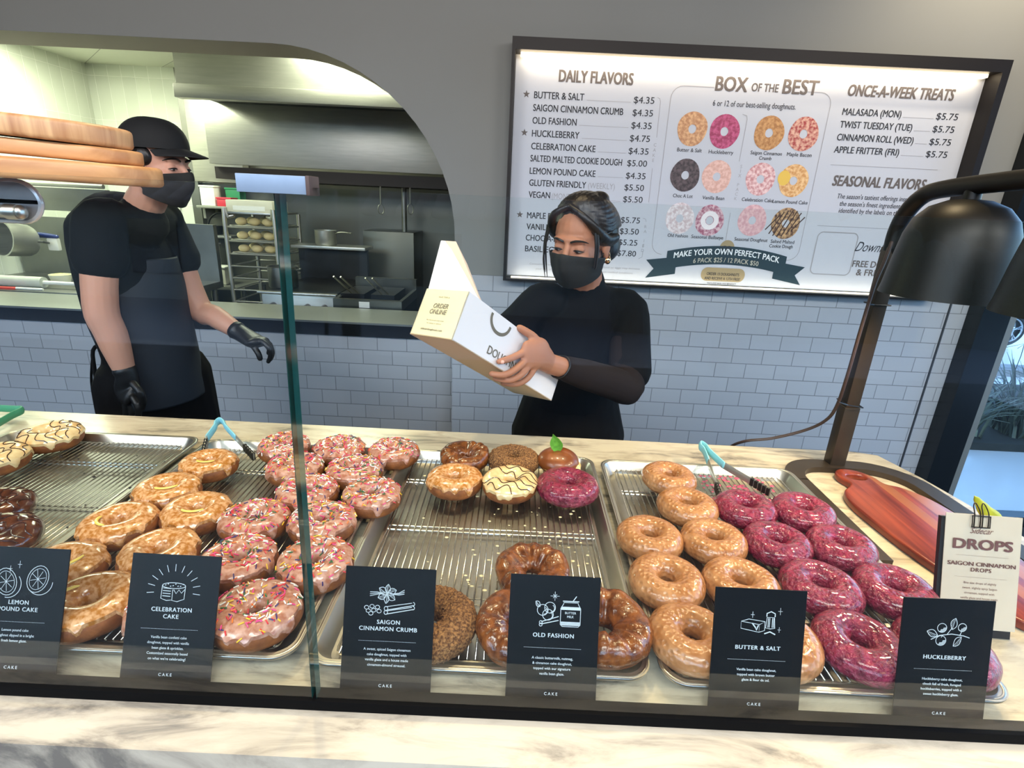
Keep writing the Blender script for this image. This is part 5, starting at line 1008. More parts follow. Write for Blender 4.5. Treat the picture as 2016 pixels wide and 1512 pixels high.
rnd = random.Random(4); gm = mat('grass_blade', '5c6a58', 0.5, col2='26302a', scale=6); gm2 = mat('grass_blade_pale', '8e9a88', 0.5, col2='46524a', scale=6)
for i, (x, y, h, lab) in enumerate(((3.45, 3.82, 0.50, 'clump of strappy grass outside, nearest the window column'), (3.95, 3.86, 0.66, 'tall clump of strappy grass outside, behind the lamp post side'), (4.5, 4.0, 0.66, 'clump of strappy grass outside, at the right picture edge'), (3.75, 4.5, 0.6, 'clump of strappy grass outside, at the back of the bed'))):
    mb = MB()
    for k in range(110):
        a = rnd.uniform(0, 6.28); L_ = h * rnd.uniform(0.5, 1.1); sp = rnd.uniform(0.15, 0.75) * h; b0 = V((x + rnd.uniform(-0.12, 0.12), y + rnd.uniform(-0.12, 0.12), 0.028)); d = V((math.cos(a), math.sin(a), 0)); rows = []
        for j in range(6):
            t_ = j / 5; c = b0 + d * (sp * t_ ** 1.6) + V((0, 0, L_ * (t_ - 0.45 * t_ ** 3 * sp / h))); w_ = 0.011 * (1 - t_ ** 2) + 0.0008; sd = V((-d.y, d.x, 0)); rows.append([c - sd * w_, c + V((0, 0, -0.003)), c + sd * w_])
        mb.grid(rows)
    put('grass_clump', mb, gm if i % 2 else gm2, label=lab, cat='grass clump', group='grass clumps outside the window')
mb = MB()
for k in range(14):
    b0 = V((3.3 + rnd.uniform(0, 1.3), 3.75 + rnd.uniform(0, 0.5), 0.03)); d = V((rnd.uniform(-0.35, 0.35), rnd.uniform(-0.2, 0.2), 1)).normalized(); h = rnd.uniform(0.6, 1.15); pts = [b0, b0 + d * h * 0.5 + V((rnd.uniform(-.05, .05), 0, 0)), b0 + d * h]
    mb.tube(pts, [0.004, 0.003, 0.0012], 5, smooth=3)
    for q in range(3): e = b0 + d * h * rnd.uniform(0.5, 0.95); mb.tube([e, e + V((rnd.uniform(-.12, .12), rnd.uniform(-.1, .1), rnd.uniform(0.03, .12)))], [0.002, 0.001], 4)
put('bare_twigs', mb, mat('twig_brown', '2b2d30', 0.7), label='thin bare twigs rising from the grass outside', cat='shrub', kind='stuff')
# parked car (only a wheel and the lower side can be seen)
CY0 = 7.25; cw = aty(1988, 650, CY0); wr = cw.z + 0.03; cs = wr / 0.34; t = thing('parked_car', 'white car parked outside, only its wheel in view', 'car', (cw.x + 1.3 * cs, CY0 + 0.5, -0.03))
prof = [(-0.75, 0.32), (-0.75, 0.62), (-0.55, 0.78), (0.45, 0.88), (1.0, 1.28), (2.3, 1.30), (3.0, 0.92), (3.35, 0.85), (3.4, 0.35)]
arch_ = lambda cx_, s_: [(cx_ + s_ * 0.39 * math.cos(R(q)), 0.31 + 0.39 * math.sin(R(q))) for q in range(0, 181, 20)]
pp = prof + [(p[0], max(0.2, p[1])) for p in arch_(2.6, 1)] + [(p[0], max(0.2, p[1])) for p in arch_(0.0, 1)]
mb = MB(); mb.prism([(cw.x + x * cs, CY0, (z + 0.03) * cs - 0.03) for x, z in pp], (0, 1.2, 0)); put('car_body', mb, mat('car_white', 'd8dde2', 0.2, coat=0.8), t, smooth=False)
mb = MB(); mb.poly([(cw.x + x * cs, CY0 - 0.008, z * cs) for x, z in ((0.62, 0.92), (1.05, 1.22), (2.2, 1.24), (2.75, 0.94))]); put('car_window', mb, mat('car_glass', '12181c', 0.05), t, smooth=False)
for x in (0.0, 2.6 * cs):
    mb = MB(); mb.tube([(cw.x + x + (wr - 0.04) * math.cos(R(q)), CY0 + 0.06, wr - 0.03 + (wr - 0.04) * math.sin(R(q))) for q in range(0, 360, 12)], [(0.04, 0.07)] * 30, 10, closed=True, up=(0, 1, 0)); wh = put('tyre', mb, blackm, t)
    mb = MB(); mb.cyl((cw.x + x, CY0 - 0.015, wr - 0.03), (cw.x + x, CY0 + 0.02, wr - 0.03), 0.045)
    for q in range(5):
        for e in (-7, 7): a = R(72 * q + 18); a2 = R(72 * q + 18 + e); mb.tube([(cw.x + x + 0.03 * math.cos(a), CY0 - 0.01, wr - 0.03 + 0.03 * math.sin(a)), (cw.x + x + (wr - 0.075) * math.cos(a2), CY0, wr - 0.03 + (wr - 0.075) * math.sin(a2))], [(0.02, 0.008), (0.014, 0.008)], 6)
    mb.tube([(cw.x + x + (wr - 0.075) * math.cos(R(q)), CY0, wr - 0.03 + (wr - 0.075) * math.sin(R(q))) for q in range(0, 360, 15)], 0.012, 6, closed=True); put('rim', mb, mat('alloy', 'c8ccd0', 0.25, 0.9), wh)
# low house with a tiled roof across the yard, mirrored faintly in the front glass
t = thing('low_building', 'low building with a tiled roof across the yard, behind the viewer', 'building', (-3, -13, 0))
mb = MB(); mb.box((-40, -16, -0.03), (3.5, -12.5, 2.6)); put('wall', mb, mat('stucco', '6f6a60', 0.9), t)
mb = MB(); 
for k in range(108):
    x = -40.4 + k * 0.41
    mb.tube([(x, -11.9, 2.3), (x, -15.0, 3.9)], [(0.24, 0.12)] * 2, 8, up=(0, 0, 1))
put('tiled_roof', mb, mat('clay_tile', '6b4a3e', 0.8, var=0.3, scale=4), t)
for x in (-9, -5.5, -2):
    mb = MB(); mb.box((x - 0.6, -12.5, 0.6), (x + 0.6, -12.46, 1.9)); put('window', mb, mat('car_glass', '12181c', 0.05), t)
t = thing('patio_umbrella', 'closed dark patio umbrella standing in the yard behind the viewer', 'umbrella', (-2.2, -5.2, 0)); mb = MB(); mb.cyl((-2.2, -5.2, 0), (-2.2, -5.2, 2.4), 0.025); put('pole', mb, black, t); mb = MB(); mb.lathe([(0.02, 2.4), (0.14, 2.1), (0.2, 1.4), (0.24, 1.0), (0.05, 1.0)], (-2.2, -5.2, 0), 16); put('canopy', mb, blackm, t); mb = MB(); mb.cyl((-2.2, -5.2, -0.03), (-2.2, -5.2, 0.06), 0.3); put('base', mb, black, t)
t = thing('hedge', 'unseen dark hedge, added to hide mirrored sky behind the viewer', 'hedge', (4, -10, 0))  # unseen; raised and lengthened to cover sky mirrored in the front glass
mb = MB()
for k in range(26): mb.ell((2.6 + k * 0.55 + rnd.uniform(-.1, .1), -10.5 + rnd.uniform(-.3, .3), 0.8), (0.55, 0.5, rnd.uniform(1.2, 1.7)), seg=10, ring=7)
put('foliage', mb, mat('hedge_green', '2e3b2c', 0.9, var=0.5, scale=8, bump=1, bscale=14, bdist=0.05), t)

for i in range(4):
    x = 7.0 + i * 5.2; y = -13.5; t = thing('sky_block_tree', 'unseen dark tree, added to block mirrored sky behind the viewer', 'tree', (x, y, 0), 'added sky-blocking trees behind the viewer')  # unseen trees, added to keep bright sky out of the glass reflection
    mb = MB(); mb.tube([(x, y, -0.03), (x + 0.1, y, 1.5), (x, y, 3.0)], [0.16, 0.12, 0.1], 8); put('trunk', mb, mat('bark', '2c2722', 0.9), t)
    mb = MB()
    for k in range(16): mb.ell((x + rnd.uniform(-1.2, 1.2), y + rnd.uniform(-0.8, 0.8), rnd.uniform(1.4, 5.6)), (rnd.uniform(1.0, 1.6), 0.9, rnd.uniform(.8, 1.2)), seg=10, ring=7)
    put('crown', mb, MATS['hedge_green'], t)

t = thing('sky_block_building', 'unseen wide dark building, added to block mirrored sky behind the viewer', 'building', (20, -22, 0))  # unseen backdrop, added to close sky gaps behind the trees
mb = MB(); mb.box((3.6, -26, -0.03), (60, -20, 5.2)); put('wall', mb, mat('dark_stucco', '4a4a48', 0.9), t)
mb = MB(); mb.box((3.3, -26.3, 5.2), (60.3, -19.6, 5.5)); put('roof', mb, mat('roof_grey', '3a3a3a', 0.9), t)
for k in range(8):
    mb = MB(); mb.box((6 + k * 4, -20.0, 1.0), (8 + k * 4, -19.95, 3.2)); put('window', mb, MATS['car_glass'], t)
# ================================================================ people
skin_w = mat('skin_warm', 'b0785c', 0.5, sub=0.15, var=0.08, scale=14, spec=0.35)
skin_m = mat('skin_light', 'c9947c', 0.5, sub=0.15, var=0.08, scale=14, spec=0.35)
hair_m = mat('dark_hair', '15110f', 0.42, bump=0.6, bscale=90, stretch=(1, 1, 0.12), bdist=0.003)
cloth_k = mat('black_cloth', '09080a', 0.9, bump=0.15, bscale=25, bdist=0.004, spec=0.2)
cloth_b = mat('brown_black_knit', '1f1818', 0.9, bump=0.15, bscale=30, bdist=0.004, spec=0.2)
mask_m = mat('black_mask', '191713', 0.8, bump=0.25, bscale=120)
def headparts(mb, Hm):
    E_ = lambda c, r, rot=None: mb.ell(c, r, Hm @ rot if rot else Hm)
    E_((0, 0.012, 0.025), (0.074, 0.094, 0.088)); E_((0, -0.030, -0.030), (0.060, 0.060, 0.082)); E_((0, -0.060, -0.088), (0.032, 0.028, 0.024))
    E_((0, -0.074, 0.020), (0.050, 0.016, 0.012)); 
    for s_ in (-1, 1):
        E_((s_ * 0.037, -0.064, -0.032), (0.022, 0.022, 0.022)); E_((s_ * 0.031, -0.0735, -0.002), (0.0155, 0.0135, 0.0105))
        E_((s_ * 0.075, 0.012, -0.012), (0.010, 0.021, 0.033)); E_((s_ * 0.076, 0.010, -0.036), (0.008, 0.010, 0.011))
        E_((s_ * 0.045, -0.02, -0.075), (0.02, 0.04, 0.025))
        E_((s_ * 0.010, -0.098, -0.034), (0.009, 0.010, 0.008))
    mb.tube([Hm @ V((0, -0.082, 0.012)), Hm @ V((0, -0.098, -0.012)), Hm @ V((0, -0.108, -0.032))], [0.0085, 0.009, 0.0115], 10)
    E_((0, -0.087, -0.058), (0.024, 0.010, 0.006)); E_((0, -0.086, -0.067), (0.020, 0.010, 0.007))
def maskmesh(Hm):
    mb = MB(); rows = []
    for j in range(13):
        t_ = j / 12; r = []
        for i in range(33):
            u = -1 + 2 * i / 32; a = R(84) * u; ztop = -0.012 - 0.024 * abs(u) ** 1.3 + 0.004 * math.exp(-(u / 0.12) ** 2); zbot = -0.121 + 0.030 * abs(u) ** 1.5
            z = ztop + (zbot - ztop) * t_; nose = 0.027 * math.exp(-(u / 0.20) ** 2) * math.exp(-((t_ - 0.25) / 0.42) ** 2); tuck = 0.028 * max(0, t_ - 0.5) ** 1.4 * 2
            x = (0.083 - 0.014 * t_) * math.sin(a); y = -(0.101 - tuck + nose) * math.cos(a) ** 0.9 if math.cos(a) > 0 else 0
            y += 0.004 - 0.0012 * math.sin(t_ * 19); r.append(Hm @ V((x, y, z)))
        rows.append(r)
    mb.grid(rows); return evalmesh(mb.mesh(), [('SOLIDIFY', dict(thickness=0.003, offset=1)), ('SUBSURF', dict(levels=1))])
def brows(Hm, parent, m, thick=0.0032):
    for s_ in (-1, 1):
        mb = MB(); mb.tube([Hm @ V((s_ * 0.012, -0.0915, 0.018)), Hm @ V((s_ * 0.028, -0.0915, 0.0235)), Hm @ V((s_ * 0.043, -0.080, 0.021)), Hm @ V((s_ * 0.053, -0.066, 0.014))], [(thick * .8, 0.003), (thick, 0.003), (thick * .8, 0.0025), (0.001, 0.001)], 8, smooth=4); put('eyebrow', mb, m, parent)
def eyes(Hm, parent, drop):
    for s_ in (-1, 1):
        mb = MB(); mb.ell((s_ * 0.031, -0.0790, -0.0072), (0.0128, 0.0088, 0.0036), Hm); e = put('eye', mb, mat('eye_white', 'd8cfc8', 0.25), parent)
        mb = MB(); mb.ell((s_ * 0.031 - 0.002, -0.0858, -0.0082), (0.0056, 0.0026, 0.0034), Hm); put('iris', mb, mat('iris_dark', '1c120c', 0.15), e)
        mb = MB(); mb.tube([Hm @ V((s_ * 0.017, -0.0845, -0.0065)), Hm @ V((s_ * 0.024, -0.0880, -0.0042)), Hm @ V((s_ * 0.034, -0.0880, -0.0040)), Hm @ V((s_ * 0.047, -0.0795, -0.0075))], [(0.001, 0.001), (0.0020, 0.0022), (0.0022, 0.0024), (0.0014, 0.001)], 8, smooth=4); put('eyelashes', mb, hair_m, parent)
def fingers(mb, chains):
    for pts, r0 in chains: mb.tube([V(p) for p in pts], [r0, r0 * 0.97, r0 * 0.9, r0 * 0.78][:len(pts)] if len(pts) <= 4 else r0, 10, smooth=3)
# ---------------------------------------------------------------- doughnut box (held by the woman)
N0 = V((-0.122, 1.0033, 1.2919)); e1 = V((-0.787, 0.611, -0.087)).normalized(); e3 = V((0.556, 0.641, -0.529)); e3 = (e3 - e1 * e3.dot(e1)).normalized(); e2 = e1.cross(e3).normalized()
if e2.z < 0: e2 = -e2
BW, BH, BL = 0.1227, 0.105, 0.403
def bq(a, b_, c): return N0 + e1 * a + e2 * b_ + e3 * c
t = thing('doughnut_box', 'white and yellow folding box with a raised lid in the woman hand', 'box', tuple(bq(BW / 2, 0, BL / 2)))
card_w = mat('white_card', 'e9e4e4', 0.6); card_y = mat('yellow_card', 'efe3b6', 0.6); card_t = mat('tan_card', 'd9bd98', 0.65); TH = 0.0022
def slab(pts, nrm): mb = MB(); mb.prism([V(p) for p in pts], V(nrm) * TH); return mb
put('bottom_panel', slab([bq(0, 0, 0), bq(BW, 0, 0), bq(BW, 0, BL), bq(0, 0, BL)], e2), card_t, t, smooth=False)
put('end_panel', slab([bq(0, 0, 0), bq(BW, 0, 0), bq(BW, BH, 0), bq(0, BH, 0)], e3), card_y, t, smooth=False, label='pale yellow printed end panel')
put('end_panel', slab([bq(0, 0, BL), bq(BW, 0, BL), bq(BW, BH * 0.55, BL), bq(0, BH * 0.55, BL)], -e3), card_w, t, smooth=False)
put('side_panel', slab([bq(0, 0, 0), bq(0, 0, BL), bq(0, BH * 0.5, BL), bq(0, BH * 0.92, BL * 0.72), bq(0, BH, BL * 0.6), bq(0, BH, 0)], e1), card_w, t, smooth=False)
put('side_panel', slab([bq(BW, 0, 0), bq(BW, 0, BL), bq(BW, BH * 0.6, BL), bq(BW, BH, BL * 0.6), bq(BW, BH, 0)], -e1), card_w, t, smooth=False)
LA = bq(BW, BH, 0.004); LB = aty(868, 474, 1.20); LC = aty(896, 476, 1.235); LD = aty(946, 592, 1.20); LE = bq(0.012, BH, 0.05)
mb = MB(); mb.prism([LA, LB, LB.lerp(LC, 0.35), LD.lerp(LE, 0.45), LE], (0.0015, 0.002, 0.0005)); ld = put('lid', mb, card_w, t, smooth=False)
mb = MB(); mb.prism([LB.lerp(LC, 0.30), LC, aty(918, 520, 1.225), LD, LD.lerp(LE, 0.55)], (0.0025, -0.004, 0.001)); put('lid_rim', mb, mat('blush_card', 'e6cdb8', 0.6), ld, smooth=False)
taup = mat('taupe_print', '8a8068', 0.6); mb = MB()
nrm = -e3; Oe = lambda u, v: bq(BW * (1 - u), BH * v, -0.0006)
text(mb, 'ORDER', Oe(0.5, 0.60), -e1, e2, 0.0105, 0.043, 'C', 0.02, 0.1); text(mb, 'ONLINE', Oe(0.48, 0.475), -e1, e2, 0.0105, 0.048, 'C', 0.02, 0.1); text(mb, 'SAVE TIME &', Oe(0.5, 0.82), -e1, e2, 0.0035, 0.032, 'C', 0, 0); text(mb, 'Skip the line and order ahead', Oe(0.48, 0.33), -e1, e2, 0.003, 0.05, 'C'); text(mb, 'for pickup or delivery', Oe(0.48, 0.265), -e1, e2, 0.003, 0.042, 'C'); text(mb, 'sidecardoughnuts.com', Oe(0.47, 0.13), -e1, e2, 0.0045, 0.062, 'C', 0.01)
put('end_lettering', mb, taup, t, smooth=False)
mb = MB(); Os = lambda c, v: bq(-0.0008, BH * v, c)
mb.ribbon([Os(0.121 + 0.035 * math.cos(R(q)), 0.90 + 0.27 * math.sin(R(q))) for q in range(172, 365, 10)], 0.0075, -e1)
text(mb, 'DOUGHNUTS', Os(0.109, 0.15), e3, e2, 0.0185, 0.150, 'L', 0.012); put('side_lettering', mb, mat('grey_brown_print', '6f6654', 0.6), t, smooth=False)
mb = MB(); pl_ = (LD - LA).normalized(); up_ = (LB - LA).normalized(); nl = pl_.cross(up_).normalized(); nl = nl if nl.y < 0 else -nl
for k in range(5): a = LA + pl_ * (0.045 + 0.009 * k) + up_ * (0.012) + nl * 0.002; mb.ribbon([a, a + up_ * (0.05 - 0.006 * abs(k - 2)) - pl_ * 0.018], 0.0012, nl)
put('lid_print', mb, mat('grey_print', '8d8894', 0.6), ld, smooth=False)
# ---------------------------------------------------------------- the woman
W = thing('person', 'woman in black with a black face mask, holding a white box open', 'person', (0.2, 1.62, 0))
H0 = aty(1143, 472, 1.52); Hm = M.Translation(H0) @ M.Rotation(R(-30), 4, 'Z') @ M.Rotation(R(13), 4, 'X') @ M.Rotation(R(3), 4, 'Y') @ M.Scale(0.965, 4)
sh_l = V((0.338, 1.60, 1.268)); sh_r = V((0.075, 1.58, 1.272)); neck = V((0.205, 1.60, 1.315))
elb_l = aty(1232, 762, 1.40); wr_l = aty(1082, 716, 1.235)
elb_r = aty(985, 676, 1.56); wr_r = bq(BW + 0.035, 0.06, BL * 0.70)
body = MB(); headparts(body, Hm)
body.tube([Hm @ V((0, 0.03, -0.03)), Hm @ V((0, 0.035, -0.09)), neck, neck + V((0, 0.0, -0.06))], [(0.05, 0.05), (0.049, 0.05), (0.056, 0.056), (0.09, 0.07)], 16, smooth=3)
body.tube([(0.2, 1.63, 0.86), (0.2, 1.63, 1.0), (0.205, 1.62, 1.15), (0.21, 1.61, 1.24), neck], [(0.13, 0.08), (0.10, 0.07), (0.11, 0.08), (0.12, 0.06), (0.045, 0.045)], 20, smooth=3)
body.tube([sh_l, elb_l, elb_l.lerp(wr_l, 0.55), wr_l], [0.03, 0.018, 0.026, 0.0255], 14, smooth=3); body.tube([sh_r, elb_r, wr_r], [0.036, 0.030, 0.024], 14, smooth=3)
for s_ in (0.10, 0.29): body.tube([(s_ + 0.01, 1.63, 0.88), (s_, 1.62, 0.48), (s_, 1.64, 0.09), (s_, 1.58, 0.04)], [0.055, 0.05, 0.04, 0.035], 12, smooth=3)
# her left hand around the side panel: thumb over the top edge, fingers along and under
out_ = -e1
def sp(px, py, off):     # a point on the side panel's plane, lifted off it
    r = ray(px, py); o = V((0, 0, CAMZ)); t_ = (N0 - o).dot(e1) / r.dot(e1); return o + r * t_ + out_ * off
pc = sp(1044, 693, 0.024); wl = wr_l
body.tube([wl, wl.lerp(pc, 0.55), pc, sp(1022, 698, 0.018)], [(0.024, 0.020), (0.031, 0.019), (0.038, 0.0155), (0.034, 0.012)], 16, smooth=4, up=out_)
ed = lambda px, py, o=0.010: sp(px, py, o)
fingers(body, [([ed(1046, 676, .022), ed(1038, 662, .018), ed(1028, 652, .010), ed(1021, 645, .002)], 0.0108),
               ([ed(1022, 690, .017), ed(1004, 701, .013), ed(990, 707, .010), ed(976, 711, .009)], 0.0088),
               ([ed(1026, 704, .018), ed(1006, 722, .018), ed(990, 737, .006), ed(978, 738, -.016)], 0.0090),
               ([ed(1032, 714, .018), ed(1014, 735, .018), ed(1000, 748, .004), ed(988, 747, -.020)], 0.0088),
               ([ed(1042, 720, .018), ed(1028, 742, .017), ed(1016, 756, .002), ed(1003, 757, -.020)], 0.0080)])
# right hand behind the box
pr = bq(BW + 0.018, 0.055, BL * 0.5); body.tube([wr_r, pr, pr - e3 * 0.03], [(0.022, 0.02), (0.015, 0.034), (0.012, 0.03)], 12, smooth=3, up=e2)
fingers(body, [([pr - e3 * 0.02 + e2 * (0.019 * k - 0.028), pr - e3 * 0.055 + e2 * (0.019 * k - 0.028) - e1 * 0.004, pr - e3 * (0.085 - 0.006 * abs(k - 2)) + e2 * (0.018 * k - 0.027) - e1 * 0.008], 0.0085) for k in range(4)] + [([pr + e2 * 0.02, pr + e2 * 0.045 - e3 * 0.02, pr + e2 * 0.05 - e3 * 0.045 - e1 * 0.004], 0.0095)])
me = remesh(body, 0.0033, 3); put('body', me, skin_w, W, ang=180)
mb = MB()
for (px, py, o_) in ((975, 711, 0.0155),): c = sp(px + 3, py, o_); mb.ell(c, (0.005, 0.004, 0.0045), None, 10, 6)
put('fingernail', mb, mat('nail_pink', 'e0a894', 0.3), W)
brows(Hm, W, hair_m); eyes(Hm, W, 0)
put('face_mask', maskmesh(Hm), mask_m, W, ang=180)
mb = MB()
for s_ in (-1, 1): mb.tube([Hm @ V((s_ * 0.066, -0.012, -0.045)), Hm @ V((s_ * 0.078, 0.0, -0.02)), Hm @ V((s_ * 0.086, 0.03, 0.0)), Hm @ V((s_ * 0.083, 0.03, -0.03)), Hm @ V((s_ * 0.060, -0.014, -0.085))], 0.0016, 6, smooth=4)
put('mask_loops', mb, blackm, W)
hb = MB(); hb.ell((0, 0.024, 0.036), (0.0815, 0.096, 0.090), Hm); hb.ell((0.012, 0.075, 0.0), (0.072, 0.062, 0.075), Hm); hb.ell((0.03, 0.045, 0.108), (0.030, 0.030, 0.020), Hm); hb.ell((0.028, 0.085, -0.035), (0.060, 0.055, 0.055), Hm)
for k in range(22):
    f = -1 + 2 * k / 21; x1 = 0.088 * math.sin(f * 1.5); z1 = 0.034 + 0.095 * math.cos(f * 1.5)
    hb.tube([Hm @ V((-0.010 + 0.02 * f, -0.060 + 0.012 * abs(f), 0.100 - 0.01 * abs(f))), Hm @ V((x1 * 0.9, -0.01, 0.036 + (z1 - 0.036) * 0.96)), Hm @ V((x1 * 0.95 + 0.004, 0.05, 0.03 + (z1 - 0.03) * 0.88)), Hm @ V((x1 * 0.7 + 0.015, 0.105, 0.015 + (z1 - 0.02) * 0.5))], [0.003, 0.0062, 0.0075, 0.006], 8, smooth=5)
for s_ in (-1, 1):
    hb.tube([Hm @ V((-0.012, -0.055, 0.106)), Hm @ V((s_ * 0.045 - 0.008, -0.066, 0.082)), Hm @ V((s_ * 0.070, -0.048, 0.045)), Hm @ V((s_ * 0.080, -0.012, 0.012)), Hm @ V((s_ * 0.080, 0.03, 0.0))], [(0.008, 0.006), (0.009, 0.010), (0.010, 0.013), (0.012, 0.018), (0.016, 0.03)], 12, smooth=4)
me = remesh(hb, 0.0032, 2); hr = put('hair', me, hair_m, W, ang=180)
mb = MB()
for x0, y0, x1, y1 in ((-0.072, -0.052, -0.088, -0.105), (-0.074, -0.048, -0.082, -0.105), (-0.078, -0.046, -0.090, -0.09), (0.070, -0.050, 0.078, -0.055), (0.066, -0.055, 0.074, -0.045)):
    mb.tube([Hm @ V((x0, y0, 0.05)), Hm @ V((x0 * 1.12, y0 - 0.008, 0.0)), Hm @ V((x1 * 0.98, y0 - 0.012, -0.05)), Hm @ V((x1 * 0.92, y0 - 0.012, y1))], [(0.004, 0.003), (0.0032, 0.0025), (0.0024, 0.002), (0.0008, 0.0008)], 6, smooth=5)
put('loose_strands', mb, hair_m, hr)
mb = MB(); c = Hm @ V((0.082, 0.012, -0.052)); mb.ell(c, (0.009, 0.009, 0.011), None, 12, 8); mb.ell(c + V((-0.012, -0.004, 0.0)), (0.007, 0.007, 0.008), None, 12, 8); mb.tube([c + V((0.004 * math.cos(R(q)), 0, 0.012 * math.sin(R(q)) + 0.008)) for q in range(0, 360, 30)], 0.0025, 6, closed=True); put('earring', mb, mat('gold_earring', 'e3bd92', 0.2, 1.0), W, label='chunky pale gold earring')
# clothes
sb = MB()
sb.tube([(0.195, 1.64, 0.80), (0.195, 1.63, 0.92), (0.20, 1.63, 1.03), (0.205, 1.62, 1.14), (0.212, 1.61, 1.22), (0.21, 1.605, 1.285), neck + V((0, 0, 0.006)), neck + V((-0.004, -0.004, 0.034))], [(0.172, 0.115), (0.150, 0.105), (0.142, 0.105), (0.155, 0.118), (0.165, 0.108), (0.125, 0.075), (0.062, 0.060), (0.057, 0.055)], 24, smooth=4)
slv = sh_l.lerp(elb_l, 0.78)
sb.tube([sh_l + V((-0.03, 0, 0.0)), sh_l + V((0.008, 0, -0.01)), sh_l.lerp(elb_l, 0.45) + V((0.012, 0.0, 0)), slv + V((0.012, 0.0, -0.01))], [(0.058, 0.056), (0.056, 0.056), (0.057, 0.057), (0.062, 0.060)], 18, smooth=3)
slr = sh_r.lerp(elb_r, 0.75); sb.tube([sh_r + V((0.03, 0, 0)), sh_r, sh_r.lerp(elb_r, 0.45), slr], [(0.062, 0.060), (0.060, 0.060), (0.058, 0.06), (0.062, 0.062)], 18, smooth=3)
me = remesh(sb, 0.0055, 4); put('t_shirt', me, cloth_k, W, ang=180)
sb = MB(); cuff = elb_l.lerp(wr_l, 0.80); sb.tube([sh_l.lerp(elb_l, 0.5), sh_l.lerp(elb_l, 0.72), sh_l.lerp(elb_l, 0.82), sh_l.lerp(elb_l, 0.92), elb_l + V((0.004, 0.0, -0.004)), elb_l.lerp(wr_l, 0.2), elb_l.lerp(wr_l, 0.5), cuff], [0.05, 0.050, 0.047, 0.050, 0.047, 0.045, 0.041, 0.033], 18, smooth=4); me = remesh(sb, 0.004, 3); put('undersleeve', me, cloth_b, W, ang=180, label='dark brown-black knit sleeve')
sb = MB(); sb.tube([sh_r.lerp(elb_r, 0.5), elb_r, elb_r.lerp(wr_r, 0.4), elb_r.lerp(wr_r, 0.8)], [0.049, 0.045, 0.04, 0.032], 16, smooth=4); me = remesh(sb, 0.005, 3); put('undersleeve', me, cloth_b, W, ang=180, label='dark brown-black knit sleeve')
sb = MB(); sb.tube([(0.195, 1.64, 0.97), (0.195, 1.64, 0.88), (0.195, 1.645, 0.78)], [(0.152, 0.11), (0.178, 0.125), (0.18, 0.125)], 20)
for s_ in (0.105, 0.285): sb.tube([(s_, 1.64, 0.84), (s_, 1.63, 0.48), (s_, 1.645, 0.09)], [(0.10, 0.11), 0.085, 0.07], 16, smooth=3)
me = remesh(sb, 0.007, 3); put('trousers', me, cloth_k, W, ang=180)
for s_ in (0.10, 0.29): mb = MB(); mb.tube([(s_, 1.68, 0.035), (s_, 1.60, 0.035), (s_, 1.50, 0.028)], [(0.042, 0.034), (0.046, 0.034), (0.038, 0.026)], 14, smooth=3); put('shoe', mb, black, W)
mb = MB(); c = wr_l.lerp(elb_l, 0.12); d = (elb_l - wr_l).normalized(); u = d.orthogonal().normalized(); v_ = d.cross(u); mb.tube([c + (u * math.cos(R(q)) + v_ * math.sin(R(q))) * 0.0285 + d * 0.006 * math.sin(R(q)) for q in range(0, 360, 15)], 0.0026, 8, closed=True); put('hair_tie', mb, black, W, label='thin black hair tie on the wrist')
# ---------------------------------------------------------------- the man
Wm = thing('person', 'man in a black cap, mask and gloves walking past behind the counter at left', 'person', (-1.25, 1.85, 0)); YM = 1.80
mp_ = lambda px, py, y=YM: aty(px, py, y)
H0 = mp_(308, 322, 1.80); Hm = M.Translation(H0) @ M.Rotation(R(82), 4, 'Z') @ M.Rotation(R(6), 4, 'X') @ M.Scale(1.02, 4)
nk = mp_(282, 408, 1.82); shr = mp_(196, 440, 1.70); shl = mp_(320, 438, 2.00)
elr = mp_(198, 600, 1.66); wrr = mp_(250, 742, 1.66); ell_ = mp_(388, 600, 1.98); wrl = mp_(474, 656, 1.93)
hip = mp_(300, 735, 1.86)
body = MB(); headparts(body, Hm)
body.tube([Hm @ V((0, 0.03, -0.03)), Hm @ V((0, 0.03, -0.09)), nk, nk + V((-0.03, 0, -0.08))], [(0.056, 0.056), (0.056, 0.056), (0.058, 0.058), (0.06, 0.06)], 16, smooth=3)
body.tube([(hip.x, hip.y, 0.86), (hip.x - 0.01, hip.y, 1.02), (hip.x - 0.02, 1.86, 1.2), (hip.x - 0.02, 1.85, 1.38), nk], [(0.09, 0.12), (0.085, 0.11), (0.09, 0.12), (0.07, 0.10), (0.045, 0.045)], 20, smooth=3, up=(0, 1, 0))
body.tube([shr, elr, elr.lerp(wrr, 0.4), wrr], [0.055, 0.049, 0.046, 0.030], 16, smooth=4); body.tube([shl, ell_, ell_.lerp(wrl, 0.4), wrl], [0.06, 0.045, 0.041, 0.029], 16, smooth=4)
for dx, dy, fx in ((-0.02, -0.09, -0.14), (0.03, 0.09, 0.14)): body.tube([(hip.x + dx, hip.y + dy, 0.88), (hip.x + dx + fx * 0.4, hip.y + dy, 0.48), (hip.x + dx + fx, hip.y + dy, 0.10), (hip.x + dx + fx + 0.06, hip.y + dy, 0.05)], [0.09, 0.06, 0.045, 0.04], 12, smooth=3)
